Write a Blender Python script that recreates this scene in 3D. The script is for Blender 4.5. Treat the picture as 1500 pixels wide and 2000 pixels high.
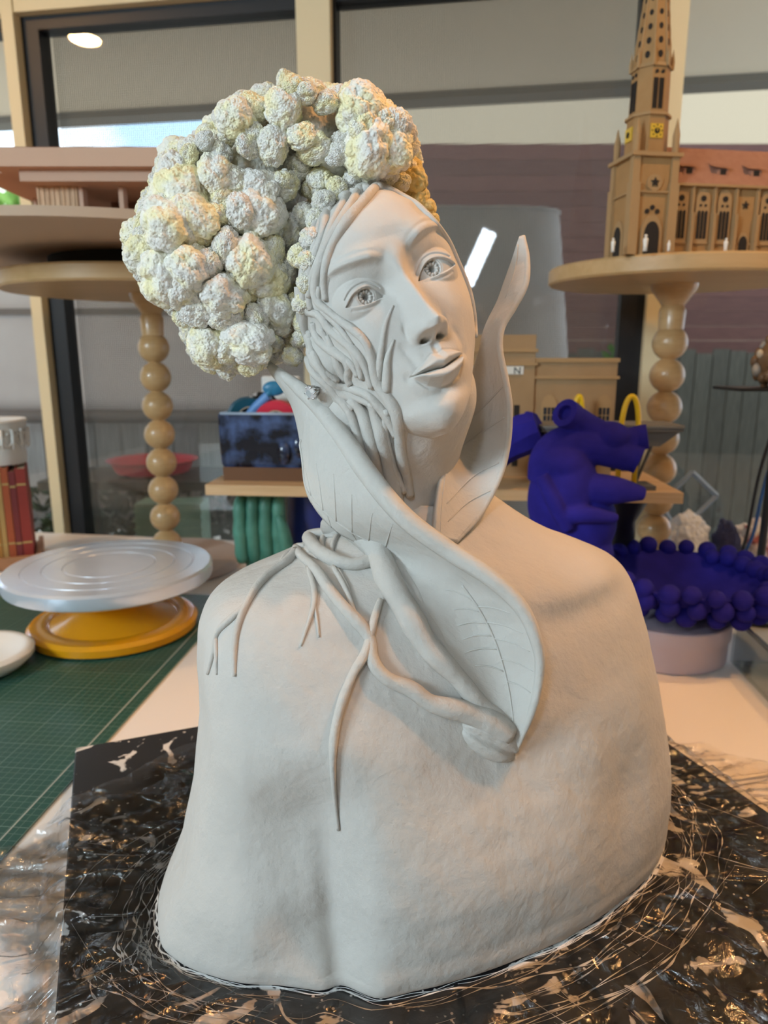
import bpy, bmesh, math, random
import numpy as np
from mathutils import Vector, Matrix, noise as mnoise
from mathutils.bvhtree import BVHTree

for o in list(bpy.data.objects):
    bpy.data.objects.remove(o)
SC = bpy.context.scene
COL = SC.collection
rng = np.random.default_rng(7)
random.seed(7)

# ------------------------------------------------------------------ camera
FPX, PITCH, CZ = 1387.0, math.radians(12.5), 1.218
cam_d = bpy.data.cameras.new('camera')
cam = bpy.data.objects.new('camera', cam_d)
COL.objects.link(cam)
cam.location = (0, 0, CZ)
cam.rotation_euler = (math.pi / 2 - PITCH, 0, 0)
cam_d.sensor_fit = 'VERTICAL'
cam_d.sensor_height = 34.6
cam_d.lens = 34.6 * FPX / 2000.0
cam_d.clip_start = 0.02
cam_d.clip_end = 200
cam_d.dof.use_dof = True
cam_d.dof.focus_distance = 0.50
cam_d.dof.aperture_fstop = 7.5
SC.camera = cam

# ------------------------------------------------------------------ view
SC.view_settings.view_transform = 'Standard'
SC.view_settings.look = 'None'
SC.view_settings.gamma = 1
SC.view_settings.use_curve_mapping = False
SC.view_settings.exposure = 0.26

# ------------------------------------------------------------------ sky
wd = bpy.data.worlds.new('sky')
SC.world = wd
wd.use_nodes = True
nt = wd.node_tree
nt.nodes.clear()
wo = nt.nodes.new('ShaderNodeOutputWorld')
bg = nt.nodes.new('ShaderNodeBackground')
tc = nt.nodes.new('ShaderNodeTexCoord')
nz = nt.nodes.new('ShaderNodeTexNoise')
nz.inputs['Scale'].default_value = 4.5
nz.inputs['Detail'].default_value = 6
cr = nt.nodes.new('ShaderNodeValToRGB')
cr.color_ramp.elements[0].position = .42
cr.color_ramp.elements[0].color = (.42, .66, .95, 1)
cr.color_ramp.elements[1].position = .58
cr.color_ramp.elements[1].color = (.93, .97, 1, 1)
bg.inputs['Strength'].default_value = 2.7
nt.links.new(tc.outputs['Generated'], nz.inputs['Vector'])
nt.links.new(nz.outputs['Fac'], cr.inputs['Fac'])
nt.links.new(cr.outputs['Color'], bg.inputs['Color'])
nt.links.new(bg.outputs[0], wo.inputs[0])


def spot_light(name, loc, target, power, color, angle, blend, radius):
    l = bpy.data.lights.new(name, 'SPOT')
    l.energy, l.color = power, color
    l.spot_size, l.spot_blend, l.shadow_soft_size = math.radians(angle), blend, radius
    o = bpy.data.objects.new(name, l)
    COL.objects.link(o)
    o.location = loc
    o.rotation_euler = (Vector(target) - Vector(loc)).to_track_quat('-Z', 'Y').to_euler()
    return o


def area_light(name, loc, target, size, size_y, power, color, spread=180):
    l = bpy.data.lights.new(name, 'AREA')
    l.shape = 'RECTANGLE'
    l.size, l.size_y, l.energy, l.color = size, size_y, power, color
    l.spread = math.radians(spread)
    o = bpy.data.objects.new(name, l)
    COL.objects.link(o)
    o.location = loc
    o.rotation_euler = (Vector(target) - Vector(loc)).to_track_quat('-Z', 'Y').to_euler()
    return o

# daylight through the high window in the left wall (behind the camera), and the room's lamps (built further down)
DAY = area_light('daylight_window', (-2.46, -1.45, 2.02), (0, .5, 1.05), .95, .6, 62, (.70, .88, 1.0))
LED_STRENGTH = 36.0
DOWN_STRENGTH = 270.0
SPOT_POWER = 31.0

# ------------------------------------------------------------------ helpers
C_, S_ = math.cos(PITCH), math.sin(PITCH)
CAM = np.array([0, 0, CZ])


def ray(x, y):
    X = (x - 750) / FPX
    Y = -(y - 1000) / FPX
    return np.array([X, C_ + Y * S_, -S_ + Y * C_])


def at_y(x, y, Y):
    d = ray(x, y)
    return CAM + d * (Y / d[1])


def at_z(x, y, z):
    d = ray(x, y)
    return CAM + d * ((z - CZ) / d[2])


def proj(p):
    p = np.asarray(p, float) - CAM
    dep = p[..., 1] * C_ - p[..., 2] * S_
    return np.stack([750 + FPX * p[..., 0] / dep, 1000 - FPX * (p[..., 1] * S_ + p[..., 2] * C_) / dep], -1)


def catmull(P, n):
    """Catmull-Rom through control points (k,d) -> (n,d), uniform in chord length"""
    P = np.asarray(P, float)
    k = len(P)
    if k == 2:
        t = np.linspace(0, 1, n)[:, None]
        return P[0] * (1 - t) + P[1] * t
    Q = np.vstack([2 * P[0] - P[1], P, 2 * P[-1] - P[-2]])
    L = np.concatenate([[0], np.cumsum(np.linalg.norm(np.diff(P[:, :min(P.shape[1], 3)], axis=0), axis=1) + 1e-9)])
    s = np.linspace(0, L[-1], n)
    i = np.clip(np.searchsorted(L, s, 'right') - 1, 0, k - 2)
    u = ((s - L[i]) / (L[i + 1] - L[i]))[:, None]
    a, b, c, d = Q[i], Q[i + 1], Q[i + 2], Q[i + 3]
    return .5 * (2 * b + (c - a) * u + (2 * a - 5 * b + 4 * c - d) * u ** 2 + (3 * b - a - 3 * c + d) * u ** 3)


def sstep(a, b, x):
    t = np.clip((x - a) / (b - a), 0, 1)
    return t * t * (3 - 2 * t)


def vnoise(P, scale, octaves=3):
    """cheap smooth value noise: sum of rotated sines, fully vectorised"""
    P = np.asarray(P, float) * scale
    out = np.zeros(P.shape[:-1])
    r = np.random.default_rng(3)
    amp = 1.0
    for o in range(octaves):
        for k in range(4):
            d = r.normal(size=3)
            d /= np.linalg.norm(d)
            out += amp * np.sin(P @ d * 2 ** o * 6.283 + r.uniform(0, 6.28)) / 4
        amp *= .5
    return out

# ------------------------------------------------------------------ materials
MATS = {}


def mat(name, col, rough=.6, metal=0, col2=None, nscale=20, lo=.35, hi=.65, bump=0, bscale=60, spec=.5,
        emit=None, estr=0, stretch=None, detail=5, coat=0, rand=0, trans=0):
    if name in MATS:
        return MATS[name]
    m = bpy.data.materials.new(name)
    m.use_nodes = True
    t = m.node_tree
    b = t.nodes['Principled BSDF']
    b.inputs['Base Color'].default_value = (*col, 1)
    b.inputs['Roughness'].default_value = rough
    b.inputs['Metallic'].default_value = metal
    b.inputs['Specular IOR Level'].default_value = spec
    b.inputs['Coat Weight'].default_value = coat
    b.inputs['Transmission Weight'].default_value = trans
    vec = None
    if col2 is not None or bump or rand:
        c = t.nodes.new('ShaderNodeTexCoord')
        mp = t.nodes.new('ShaderNodeMapping')
        if stretch:
            mp.inputs['Scale'].default_value = stretch
        t.links.new(c.outputs['Object'], mp.inputs['Vector'])
        vec = mp.outputs['Vector']
    last = None
    if col2 is not None:
        n = t.nodes.new('ShaderNodeTexNoise')
        n.inputs['Scale'].default_value = nscale
        n.inputs['Detail'].default_value = detail
        r = t.nodes.new('ShaderNodeValToRGB')
        r.color_ramp.elements[0].position = lo
        r.color_ramp.elements[1].position = hi
        r.color_ramp.elements[0].color = (*col, 1)
        r.color_ramp.elements[1].color = (*col2, 1)
        t.links.new(vec, n.inputs['Vector'])
        t.links.new(n.outputs['Fac'], r.inputs['Fac'])
        last = r.outputs['Color']
        t.links.new(last, b.inputs['Base Color'])
    if rand:
        oi = t.nodes.new('ShaderNodeObjectInfo')
        mr = t.nodes.new('ShaderNodeMapRange')
        mr.inputs['To Min'].default_value = 1 - rand
        mr.inputs['To Max'].default_value = 1 + rand
        hs = t.nodes.new('ShaderNodeHueSaturation')
        t.links.new(oi.outputs['Random'], mr.inputs['Value'])
        t.links.new(mr.outputs[0], hs.inputs['Value'])
        if last:
            t.links.new(last, hs.inputs['Color'])
        else:
            hs.inputs['Color'].default_value = (*col, 1)
        t.links.new(hs.outputs[0], b.inputs['Base Color'])
    if bump:
        n2 = t.nodes.new('ShaderNodeTexNoise')
        n2.inputs['Scale'].default_value = bscale
        n2.inputs['Detail'].default_value = 6
        bp = t.nodes.new('ShaderNodeBump')
        bp.inputs['Strength'].default_value = bump
        bp.inputs['Distance'].default_value = .002
        t.links.new(vec, n2.inputs['Vector'])
        t.links.new(n2.outputs['Fac'], bp.inputs['Height'])
        t.links.new(bp.outputs[0], b.inputs['Normal'])
    if emit:
        b.inputs['Emission Color'].default_value = (*emit, 1)
        b.inputs['Emission Strength'].default_value = estr
    MATS[name] = m
    return m


def glass_mat(name, tint=(1, 1, 1), rough=0.0, ior=1.5):
    """thin pane: transparent with a Fresnel mirror reflection"""
    if name in MATS:
        return MATS[name]
    m = bpy.data.materials.new(name)
    m.use_nodes = True
    t = m.node_tree
    t.nodes.clear()
    o = t.nodes.new('ShaderNodeOutputMaterial')
    tr = t.nodes.new('ShaderNodeBsdfTransparent')
    tr.inputs[0].default_value = (*tint, 1)
    g = t.nodes.new('ShaderNodeBsdfGlossy')
    g.inputs['Roughness'].default_value = rough
    fr = t.nodes.new('ShaderNodeFresnel')
    ge = t.nodes.new('ShaderNodeNewGeometry')
    mi = t.nodes.new('ShaderNodeMapRange')      # same Fresnel on both faces of the thin pane
    mi.inputs['To Min'].default_value = ior
    mi.inputs['To Max'].default_value = 1 / ior
    t.links.new(ge.outputs['Backfacing'], mi.inputs['Value'])
    t.links.new(mi.outputs[0], fr.inputs['IOR'])
    mx = t.nodes.new('ShaderNodeMixShader')
    t.links.new(fr.outputs[0], mx.inputs[0])
    t.links.new(tr.outputs[0], mx.inputs[1])
    t.links.new(g.outputs[0], mx.inputs[2])
    t.links.new(mx.outputs[0], o.inputs[0])
    MATS[name] = m
    return m

# ------------------------------------------------------------------ object helpers
ROOT = {}     # object -> world origin (np)


def tag(o, label=None, cat=None, group=None, kind=None):
    if label: o['label'] = label
    if cat: o['category'] = cat
    if group: o['group'] = group
    if kind: o['kind'] = kind
    return o


def empty(name, loc, label=None, cat=None, group=None, kind=None, rz=0):
    o = bpy.data.objects.new(name, None)
    COL.objects.link(o)
    o.empty_display_size = .02
    o.location = loc
    o.rotation_euler = (0, 0, rz)
    ROOT[o.name] = (np.array(loc, float), rz)
    return tag(o, label, cat, group, kind)


class MB:
    """collects shapes into one mesh"""
    def __init__(self):
        self.v, self.f, self.n = [], [], 0

    def add(self, V, F):
        V = np.asarray(V, float).reshape(-1, 3)
        self.v.append(V)
        self.f += [tuple(int(i) + self.n for i in q) for q in F]
        self.n += len(V)
        return self

    def box(self, x0, x1, y0, y1, z0, z1, M=None):
        V = np.array([(x, y, z) for x in (x0, x1) for y in (y0, y1) for z in (z0, z1)])
        if M is not None:
            V = V @ np.array(M.to_3x3()).T + np.array(M.translation)
        return self.add(V, [(0, 1, 3, 2), (4, 6, 7, 5), (0, 4, 5, 1), (2, 3, 7, 6), (0, 2, 6, 4), (1, 5, 7, 3)])

    def grid(self, P, wu=False, wv=False, cap0=False, cap1=False):
        P = np.asarray(P, float)
        n, m = P.shape[:2]
        F = []
        for i in range(n if wu else n - 1):
            i2 = (i + 1) % n
            for j in range(m if wv else m - 1):
                j2 = (j + 1) % m
                F.append((i * m + j, i * m + j2, i2 * m + j2, i2 * m + j))
        if cap0: F.append(tuple(range(m - 1, -1, -1)))
        if cap1: F.append(tuple((n - 1) * m + j for j in range(m)))
        return self.add(P, F)

    def lathe(self, prof, c=(0, 0, 0), seg=48, capb=True, capt=True):
        a = np.linspace(0, 2 * math.pi, seg, endpoint=False)
        P = np.array([[(c[0] + r * math.cos(t), c[1] + r * math.sin(t), c[2] + z) for t in a] for r, z in prof])
        return self.grid(P, wv=True, cap0=capb, cap1=capt)

    def tube(self, pts, rad, seg=10, caps=True, flat=None):
        pts = np.asarray(pts, float)
        n = len(pts)
        rad = np.broadcast_to(np.asarray(rad, float), (n,))
        T = np.gradient(pts, axis=0)
        T /= np.linalg.norm(T, axis=1)[:, None] + 1e-12
        up = np.array([0, 0, 1.]) if abs(T[0][2]) < .9 else np.array([1., 0, 0])
        N = np.cross(T[0], up)
        N /= np.linalg.norm(N)
        a = np.linspace(0, 2 * math.pi, seg, endpoint=False)
        rows = []
        for i in range(n):
            N = N - T[i] * (N @ T[i])
            N /= np.linalg.norm(N) + 1e-12
            B = np.cross(T[i], N)
            rows.append(pts[i] + rad[i] * (np.cos(a)[:, None] * N + np.sin(a)[:, None] * B))
        return self.grid(np.array(rows), wv=True, cap0=caps, cap1=caps)

    def prism(self, poly, axis_from, axis_to):
        """extrude 3D polygon: poly given as list of points, moved from vec a to vec b"""
        P = np.asarray(poly, float)
        k = len(P)
        V = np.vstack([P + np.asarray(axis_from), P + np.asarray(axis_to)])
        F = [tuple(range(k - 1, -1, -1)), tuple(range(k, 2 * k))]
        F += [(i, (i + 1) % k, k + (i + 1) % k, k + i) for i in range(k)]
        return self.add(V, F)

    def sphere(self, c, r, seg=20, rings=12):
        r = np.broadcast_to(np.asarray(r, float), (3,))
        th = np.linspace(0.02, math.pi - .02, rings)
        a = np.linspace(0, 2 * math.pi, seg, endpoint=False)
        P = np.array([[(c[0] + r[0] * math.sin(t) * math.cos(q), c[1] + r[1] * math.sin(t) * math.sin(q), c[2] - r[2] * math.cos(t)) for q in a] for t in th])
        return self.grid(P, wv=True, cap0=True, cap1=True)

    def mesh(self, name, material, origin=(0, 0, 0), rz=0, smooth=False):
        V = np.vstack(self.v) - np.asarray(origin)
        if rz:
            c, s = math.cos(-rz), math.sin(-rz)
            V = V @ np.array([[c, -s, 0], [s, c, 0], [0, 0, 1]]).T
        me = bpy.data.meshes.new(name)
        me.from_pydata(V.tolist(), [], self.f)
        bm = bmesh.new()
        bm.from_mesh(me)
        bmesh.ops.recalc_face_normals(bm, faces=bm.faces)
        bm.to_mesh(me)
        bm.free()
        me.materials.append(material)
        if smooth:
            me.shade_smooth() if smooth is True else me.shade_smooth()
            if smooth is not True:
                me.set_sharp_from_angle(angle=math.radians(smooth))
        return me

    def build(self, name, material, parent=None, smooth=False, local=False, **kw):
        """world-space verts; a parented part shares its thing's origin.  local=True: verts already local to the root"""
        if parent is not None:
            org, rz = ROOT[parent.name]
        else:
            V = np.vstack(self.v)
            org, rz = np.array([(V[:, 0].min() + V[:, 0].max()) / 2, (V[:, 1].min() + V[:, 1].max()) / 2, V[:, 2].min()]), 0
        me = self.mesh(name, material, (0, 0, 0) if local else org, 0 if local else rz, smooth)
        o = bpy.data.objects.new(name, me)
        COL.objects.link(o)
        if parent is not None:
            o.parent = parent
        else:
            o.location = org
        ROOT[o.name] = (org, rz)
        return tag(o, **kw)


def inst(src, parent, loc, rot=(0, 0, 0), scale=(1, 1, 1), name=None):
    """linked copy sharing mesh data; loc in parent's local space"""
    o = src.copy()
    if name: o.name = name
    COL.objects.link(o)
    o.parent = parent
    o.location = loc
    o.rotation_euler = rot
    o.scale = scale
    return o


def box(name, m, b, parent=None, M=None, bevel=0, **kw):
    o = MB().box(*b, M=M).build(name, m, parent, **kw)
    if bevel:
        md = o.modifiers.new('bevel', 'BEVEL')
        md.width = bevel
        md.segments = 2
    return o
# ================================================================== the setting
WALL_RZ = math.radians(-9.2)
WALL_O = np.array([0, 1.88, 0.])
WU = np.array([math.cos(WALL_RZ), math.sin(WALL_RZ), 0])
WV = np.array([-math.sin(WALL_RZ), math.cos(WALL_RZ), 0])


def wu(px, py, v=0):
    """pixel on the window wall plane -> (u along wall, z)"""
    d = ray(px, py)
    t = ((WALL_O + WV * v - CAM) @ WV) / (d @ WV)
    P = CAM + d * t - WALL_O
    return P @ WU, P[2]


m_wall = mat('painted_wall', (.42, .37, .29), .8, bump=.1, bscale=120)
m_ceil = mat('ceiling_paint', (.52, .45, .34), .85, bump=.08, bscale=90)
m_floor = mat('concrete_floor', (.32, .30, .28), .7, col2=(.38, .36, .33), nscale=3)
m_cream = mat('cream_aluminium', (.82, .70, .45), .45, spec=.4)
m_gasket = mat('black_sash', (.006, .006, .008), .45)
m_glass = glass_mat('window_glass', (.96, .97, .96))
m_mesh = mat('screen_thread', (.14, .125, .11), .7)

box('floor', m_floor, (-2.6, 2.3, -2.2, 2.6, -.1, 0), kind='structure')
box('ceiling', m_ceil, (-2.6, 2.3, -2.2, 1.92, 2.42, 2.5), kind='structure')
box('wall_rear', m_wall, (-2.6, 2.3, -2.3, -2.2, 0, 2.42), kind='structure')
box('wall_right', m_wall, (2.2, 2.3, -2.2, 1.40, 0, 2.42), kind='structure')
b = MB()                                    # left wall with the high window opening that lights the bust
b.box(-2.6, -2.5, -2.2, -1.95, 0, 2.42).box(-2.6, -2.5, -.95, 2.2, 0, 2.42)
b.box(-2.6, -2.5, -1.95, -.95, 2.34, 2.42).box(-2.6, -2.5, -1.95, -.95, 0, 1.68)
b.build('wall_left', m_wall, kind='structure')

far = empty('wall_far', (0, 1.88, 0), kind='structure', rz=WALL_RZ)
MB().box(-2.7, 2.6, -.06, .10, 2.08, 2.42).build('header', mat('header_paint', (.36, .33, .24), .8), far, local=True)
MB().box(-2.7, 2.6, -.04, .10, 0, .64).build('sill_wall', m_wall, far, local=True)
MB().box(-2.7, 2.6, -.06, .10, .64, .66).build('sill', m_cream, far, local=True)

HEAD, SILL = 2.08, .66
uL0, uL1 = wu(78, 554)[0], wu(99, 554)[0]
uC0, uC1 = wu(590, 100)[0], wu(654, 100)[0]
uR0, uR1 = wu(1249, 689)[0], wu(1283, 689)[0]
for nm, (a0, a1) in zip(('mullion', 'mullion', 'mullion'), ((uL0, uL1), (uC0, uC1), (uR0, uR1))):
    MB().box(a0, a1, -.05, .06, SILL, HEAD).build(nm, m_cream, far, local=True)
MB().box(-2.7, 2.6, -.045, .05, HEAD - .035, HEAD).build('head_rail', m_cream, far, local=True)


def window(n, u0, u1, gl, gr, gt, screen):
    w = empty('window_%d' % n, tuple(WALL_O + WU * u0), kind='structure', rz=WALL_RZ)
    W = u1 - u0
    top = HEAD - .036
    if gl: MB().box(0, gl, -.02, .03, SILL, top).build('sash_stile', m_gasket, w, local=True)
    if gr: MB().box(W - gr, W, -.02, .03, SILL, top).build('sash_stile', m_gasket, w, local=True)
    if gt: MB().box(gl, W - gr, -.02, .03, top - gt, top).build('sash_rail', m_gasket, w, local=True)
    MB().box(gl, W - gr, -.02, .03, SILL, SILL + .035).build('sash_rail', m_gasket, w, local=True)
    MB().box(gl, W - gr, .0, .005, SILL + .03, top - gt).build('pane', m_glass, w, local=True)
    if screen:
        s = MB()
        p = .0056
        x = gl
        while x < W - gr:
            s.box(x, x + .0012, .0405, .0415, SILL, top)
            x += p
        z = SILL
        while z < top:
            s.box(gl, W - gr, .040, .041, z, z + .0012)
            z += p
        s.build('insect_screen', m_mesh, w, local=True, kind='stuff')
    return w


window(1, uL0 - 1.2, uL0, .05, 0.0, .03, False)
window(2, uL1, uC0, .046, .010, .03, True)
window(3, uC1, uR0, .008, .055, .02, True)
window(4, uR1, uR1 + 1.2, .004, .05, .02, False)

# ------------------------------------------------------------------ outside
m_soffit = mat('soffit_paint', (.88, .73, .54), .8)
m_gutter = mat('gutter_paint', (.20, .18, .15), .6)
m_brown = mat('brown_timber', (.075, .024, .018), .8, col2=(.10, .036, .026), nscale=8, stretch=(1, 1, 10), rand=.15)
m_house = mat('render_wall', (.50, .39, .26), .9, bump=.2, bscale=30)
m_ground = mat('paving', (.46, .40, .33), .9, col2=(.56, .50, .42), nscale=6)
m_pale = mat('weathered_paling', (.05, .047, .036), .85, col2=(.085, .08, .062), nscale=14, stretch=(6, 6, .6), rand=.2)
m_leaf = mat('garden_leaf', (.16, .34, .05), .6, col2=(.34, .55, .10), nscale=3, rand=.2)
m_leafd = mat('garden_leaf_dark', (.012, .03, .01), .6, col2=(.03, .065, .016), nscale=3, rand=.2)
m_cover = mat('grey_cover_cloth', (.36, .33, .32), .9, col2=(.42, .39, .375), nscale=5, bump=.2, bscale=200)

eave = empty('eave', (0, 1.88, 0), 'cream boarded eave soffit with dark gutter above the windows', 'eave', rz=WALL_RZ)
for k in range(9):
    MB().box(-3.2 + k * .9, -2.3 + k * .9, .12, 1.62, 2.36, 2.38).build('soffit_board', m_soffit, eave, local=True)
MB().box(-3.3, 5.2, 1.62, 1.74, 2.33, 2.44).build('gutter', m_gutter, eave, local=True)

MB().box(-12, 14, 2.3, 30, -.12, -.01).build('ground', m_ground, kind='structure')

hs = empty('neighbour_house', (3.2, 9, 0), 'cream rendered neighbouring house above the brown screen', 'house')
MB().box(-.9, 9, 9, 14, 0, 5.2).build('wall', m_house, hs)
MB().prism([(-1.4, 8.5, 5.2), (-1.4, 14.5, 5.2), (-1.4, 11.5, 7)], (0, 0, 0), (11, 0, 0)).build('roof', m_brown, hs)

scr = empty('slat_screen', (2.2, 5.2, 0), 'dark brown timber slat screen behind the church model', 'screen')
z = 1.02
k = 0
while z < 2.56:
    MB().box(-.55, 5.0, 5.2, 5.23, z, z + .0972).build('slat', m_brown, scr)
    z += .099
    k += 1
for x in (-.5, .75, 2.0, 3.3, 4.6):
    MB().box(x, x + .07, 5.235, 5.30, 0, 2.56).build('post', m_brown, scr)

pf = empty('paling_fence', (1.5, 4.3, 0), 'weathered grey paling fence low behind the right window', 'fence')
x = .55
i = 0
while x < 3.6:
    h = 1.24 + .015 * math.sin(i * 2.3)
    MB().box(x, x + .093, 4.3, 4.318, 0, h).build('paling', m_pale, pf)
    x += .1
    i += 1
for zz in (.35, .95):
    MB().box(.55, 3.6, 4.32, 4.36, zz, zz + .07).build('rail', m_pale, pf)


def leaf_cloud(mb, c, r, n, size, seed=0):
    rr = np.random.default_rng(seed)
    for _ in range(n):
        d = rr.normal(size=3)
        d /= np.linalg.norm(d)
        p = np.array(c) + d * np.array(r) * rr.uniform(.35, 1) ** .5
        a = rr.normal(size=3)
        a /= np.linalg.norm(a)
        bb = np.cross(a, rr.normal(size=3))
        bb /= np.linalg.norm(bb)
        s = size * rr.uniform(.6, 1.3)
        mb.add([p - a * s, p + bb * s * .4, p + a * s, p - bb * s * .4], [(0, 1, 2, 3)])
    return mb


def shrub(name, label, c, r, n, size, m, seed, group=None):
    e = empty(name, (c[0], c[1], 0), label, 'shrub', group)
    leaf_cloud(MB(), c, r, n, size, seed).build('foliage', m, e, kind='stuff')
    for j in range(4):
        a = j * 1.7
        MB().tube([(c[0], c[1], 0), (c[0] + .1 * math.cos(a), c[1] + .1 * math.sin(a), c[2] * .5), (c[0] + .5 * r[0] * math.cos(a), c[1] + .5 * r[1] * math.sin(a), c[2])],
                  [.03, .02, .01], 6).build('stem', m_brown, e)
    return e


shrub('garden_tree', 'sunlit yellow-green tree behind the flat-roofed model', (-5.2, 8.0, 2.3), (2.6, 1.2, .9), 2600, .10, m_leaf, 1)
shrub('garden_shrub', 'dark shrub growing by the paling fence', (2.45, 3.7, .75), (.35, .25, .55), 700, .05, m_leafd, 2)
shrub('garden_shrub', 'leafy green shrub against the fence beside the bead column', (1.32, 3.9, 1.06), (.16, .12, .28), 420, .04, mat('garden_leaf_mid', (.07, .2, .03), .6, col2=(.13, .33, .05), nscale=4), 5)
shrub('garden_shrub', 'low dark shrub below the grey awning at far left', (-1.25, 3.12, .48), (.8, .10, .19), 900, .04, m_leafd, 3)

aw = empty('awning_blind', (-1.3, 3.0, 0), 'grey outdoor awning blind hanging behind the left bead column', 'awning')
P = []
for i, z in enumerate(np.linspace(.98, 1.72, 12)):
    P.append([(x, 3.0 + .012 * math.sin(x * 5 + z * 3), z) for x in np.linspace(-2.9, -.1, 40)])
o = MB().grid(np.array(P)).build('cloth', mat('pale_awning_cloth', (.72, .66, .65), .9, col2=(.80, .74, .72), nscale=5), aw, smooth=True)
o.modifiers.new('s', 'SOLIDIFY').thickness = .004
MB().tube([(-2.92, 2.99, .965), (-.08, 2.99, .965)], .028, 12).build('bottom_bar', mat('awning_bar', (.20, .175, .17), .5), aw, smooth=40)
MB().box(-2.9, -.1, 2.982, 2.986, 1.375, 1.40).build('seam', mat('awning_seam', (.27, .235, .22), .9), aw)
for x in (-2.93, -.09):
    MB().tube([(x, 3.0, 0), (x, 3.0, 1.8)], .025, 10).build('post', m_gutter, aw, smooth=40)

m_plank = mat('pale_planter_board', (.30, .275, .255), .85, col2=(.40, .37, .345), nscale=14, stretch=(8, 8, .6), rand=.15)
pl = empty('planter_wall', (-1.2, 3.5, 0), 'streaky grey timber planter wall under the awning', 'planter')
for k in range(21):
    x = -2.9 + k * .12
    MB().box(x, x + .114, 3.30, 3.33, .40, .96).build('board', m_plank, pl)
MB().box(-2.9, -.38, 3.331, 3.36, .66, .72).build('rail', m_pale, pl)
for x in (-2.8, -1.5, -.5):
    MB().box(x, x + .07, 3.36, 3.42, 0, .9).build('post', m_pale, pl)

rt = MB().lathe([(.10, 0), (.13, .01), (.15, .05), (.165, .055), (.155, .05), (.12, .02)], at_y(300, 925, 2.62), 32, True, False)  # added tub shape, stands in for a soft red reflection in the window
o = rt.build('red_reflection_tub', mat('red_reflection', (.75, .03, .06), .4), smooth=40, label='red tub shape standing in for a soft red reflection behind the insect screen', cat='tub')
tb = at_y(300, 925, 2.62)
bn = empty('outdoor_bench', (tb[0], 2.62, 0), 'grey slatted bench under the red tub outside', 'bench')
for j in range(4):
    MB().box(tb[0] - .35, tb[0] + .55, 2.44 + j * .09, 2.52 + j * .09, tb[2] - .03, tb[2]).build('slat', m_pale, bn)
for x in (tb[0] - .32, tb[0] + .48):
    for y in (2.46, 2.74):
        MB().box(x, x + .04, y, y + .04, 0, tb[2] - .03).build('leg', m_pale, bn)
g0 = at_y(262, 985, 2.30)
g1 = at_y(395, 1050, 2.30)
gb = empty('storage_crate', ((g0[0] + g1[0]) / 2, 2.33, 0), 'pale green storage crate outside behind the bead column', 'crate')
m_gc = mat('pale_green_plastic', (.33, .52, .38), .5)
MB().box(g0[0], g1[0], 2.30, 2.42, 0, g0[2]).build('body', m_gc, gb)
for k in range(5):
    zz = g0[2] - .03 - k * .03
    MB().box(g0[0] - .004, g1[0] + .004, 2.294, 2.30, zz, zz + .01).build('rib', m_gc, gb)

cv = empty('covered_furniture', (.35, 3.2, 0), 'tall grey cloth cover over stacked furniture right of the face', 'cover')
tp = at_y(1095, 412, 3.2)
bt = at_y(1130, 800, 3.2)
P = []
for t in np.linspace(0, 1, 20):
    xr = tp[0] + (bt[0] - tp[0]) * t * 1.8
    xl = -.15 - .1 * t
    z = tp[2] * (1 - t)
    row = []
    for q in np.linspace(0, 2 * math.pi, 48, endpoint=False):
        cx, rx, ry = (xl + xr) / 2, (xr - xl) / 2, .28
        e = 5
        ca, sa = math.cos(q), math.sin(q)
        k = (abs(ca) ** e + abs(sa) ** e) ** (-1 / e)
        row.append((cx + rx * ca * k + .01 * math.sin(q * 9 + 3 * t), 3.4 + ry * sa * k + .02 * t * math.sin(q * 13), z))
    P.append(row)
MB().grid(np.array(P), wv=True, cap0=True).build('cloth', m_cover, cv, smooth=50)
MB().tube([np.array(r) for r in (P[0] + P[0][:1])], .008, 8).build('hem', m_cover, cv, smooth=True)

# ------------------------------------------------------------------ ceiling lamps
m_led = mat('led_diffuser', (.9, .95, 1), .4, emit=(.72, .86, 1.0), estr=LED_STRENGTH)
m_warm = mat('downlight_glow', (1, .9, .7), .4, emit=(1.0, .56, .23), estr=DOWN_STRENGTH)
m_lampw = mat('lamp_housing', (.8, .8, .8), .4)


def mirror(px, py, t):
    d = ray(px, py)
    d = d / np.linalg.norm(d)
    P = CAM + d * t
    k = (P - WALL_O) @ WV
    return P - 2 * k * WV


# LED batten that shows as a reflection in the centre pane
L0, L1 = mirror(916, 543, 4.15), mirror(952, 462, 4.15)
lc = (L0 + L1) / 2
led = empty('led_batten', tuple(lc), 'white LED batten lamp hung above the camera, mirrored in the pane', 'lamp')
ax = (L1 - L0) / np.linalg.norm(L1 - L0)
down = np.array([0.0, .75, -.66])
down -= ax * (down @ ax)
down /= np.linalg.norm(down)
sd = np.cross(ax, down)
MX = Matrix(((ax[0], sd[0], down[0], lc[0]), (ax[1], sd[1], down[1], lc[1]), (ax[2], sd[2], down[2], lc[2]), (0, 0, 0, 1)))
MB().box(-.16, .16, -.048, .048, -.03, -.002, MX).build('housing', m_lampw, led)
for sgn in (-1, 1):
    for k in range(9):
        MB().box(-.148 + k * .033, -.148 + k * .033 + .029, sgn * .021 - .017, sgn * .021 + .017, -.002, .003, MX).build('led_cell', m_led, led)
for q in (-.12, .12):
    p = lc + ax * q - down * .03
    MB().tube([p, (p[0], p[1], 2.42)], .0008, 6).build('hanger', m_gutter, led)


def downlight(name, loc, label, group):
    e = empty(name, loc, label, 'lamp', group)
    MB().lathe([(.075, 0), (.088, -.004), (.088, -.008), (.062, -.010), (.058, -.006)], loc, 40, True, False).build('bezel', m_lampw, e, smooth=40)
    MB().lathe([(.057, -.007), (.05, -.012), (.02, -.014)], loc, 32).build('bulb_lens', m_warm, e, smooth=40)
    return e


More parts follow.
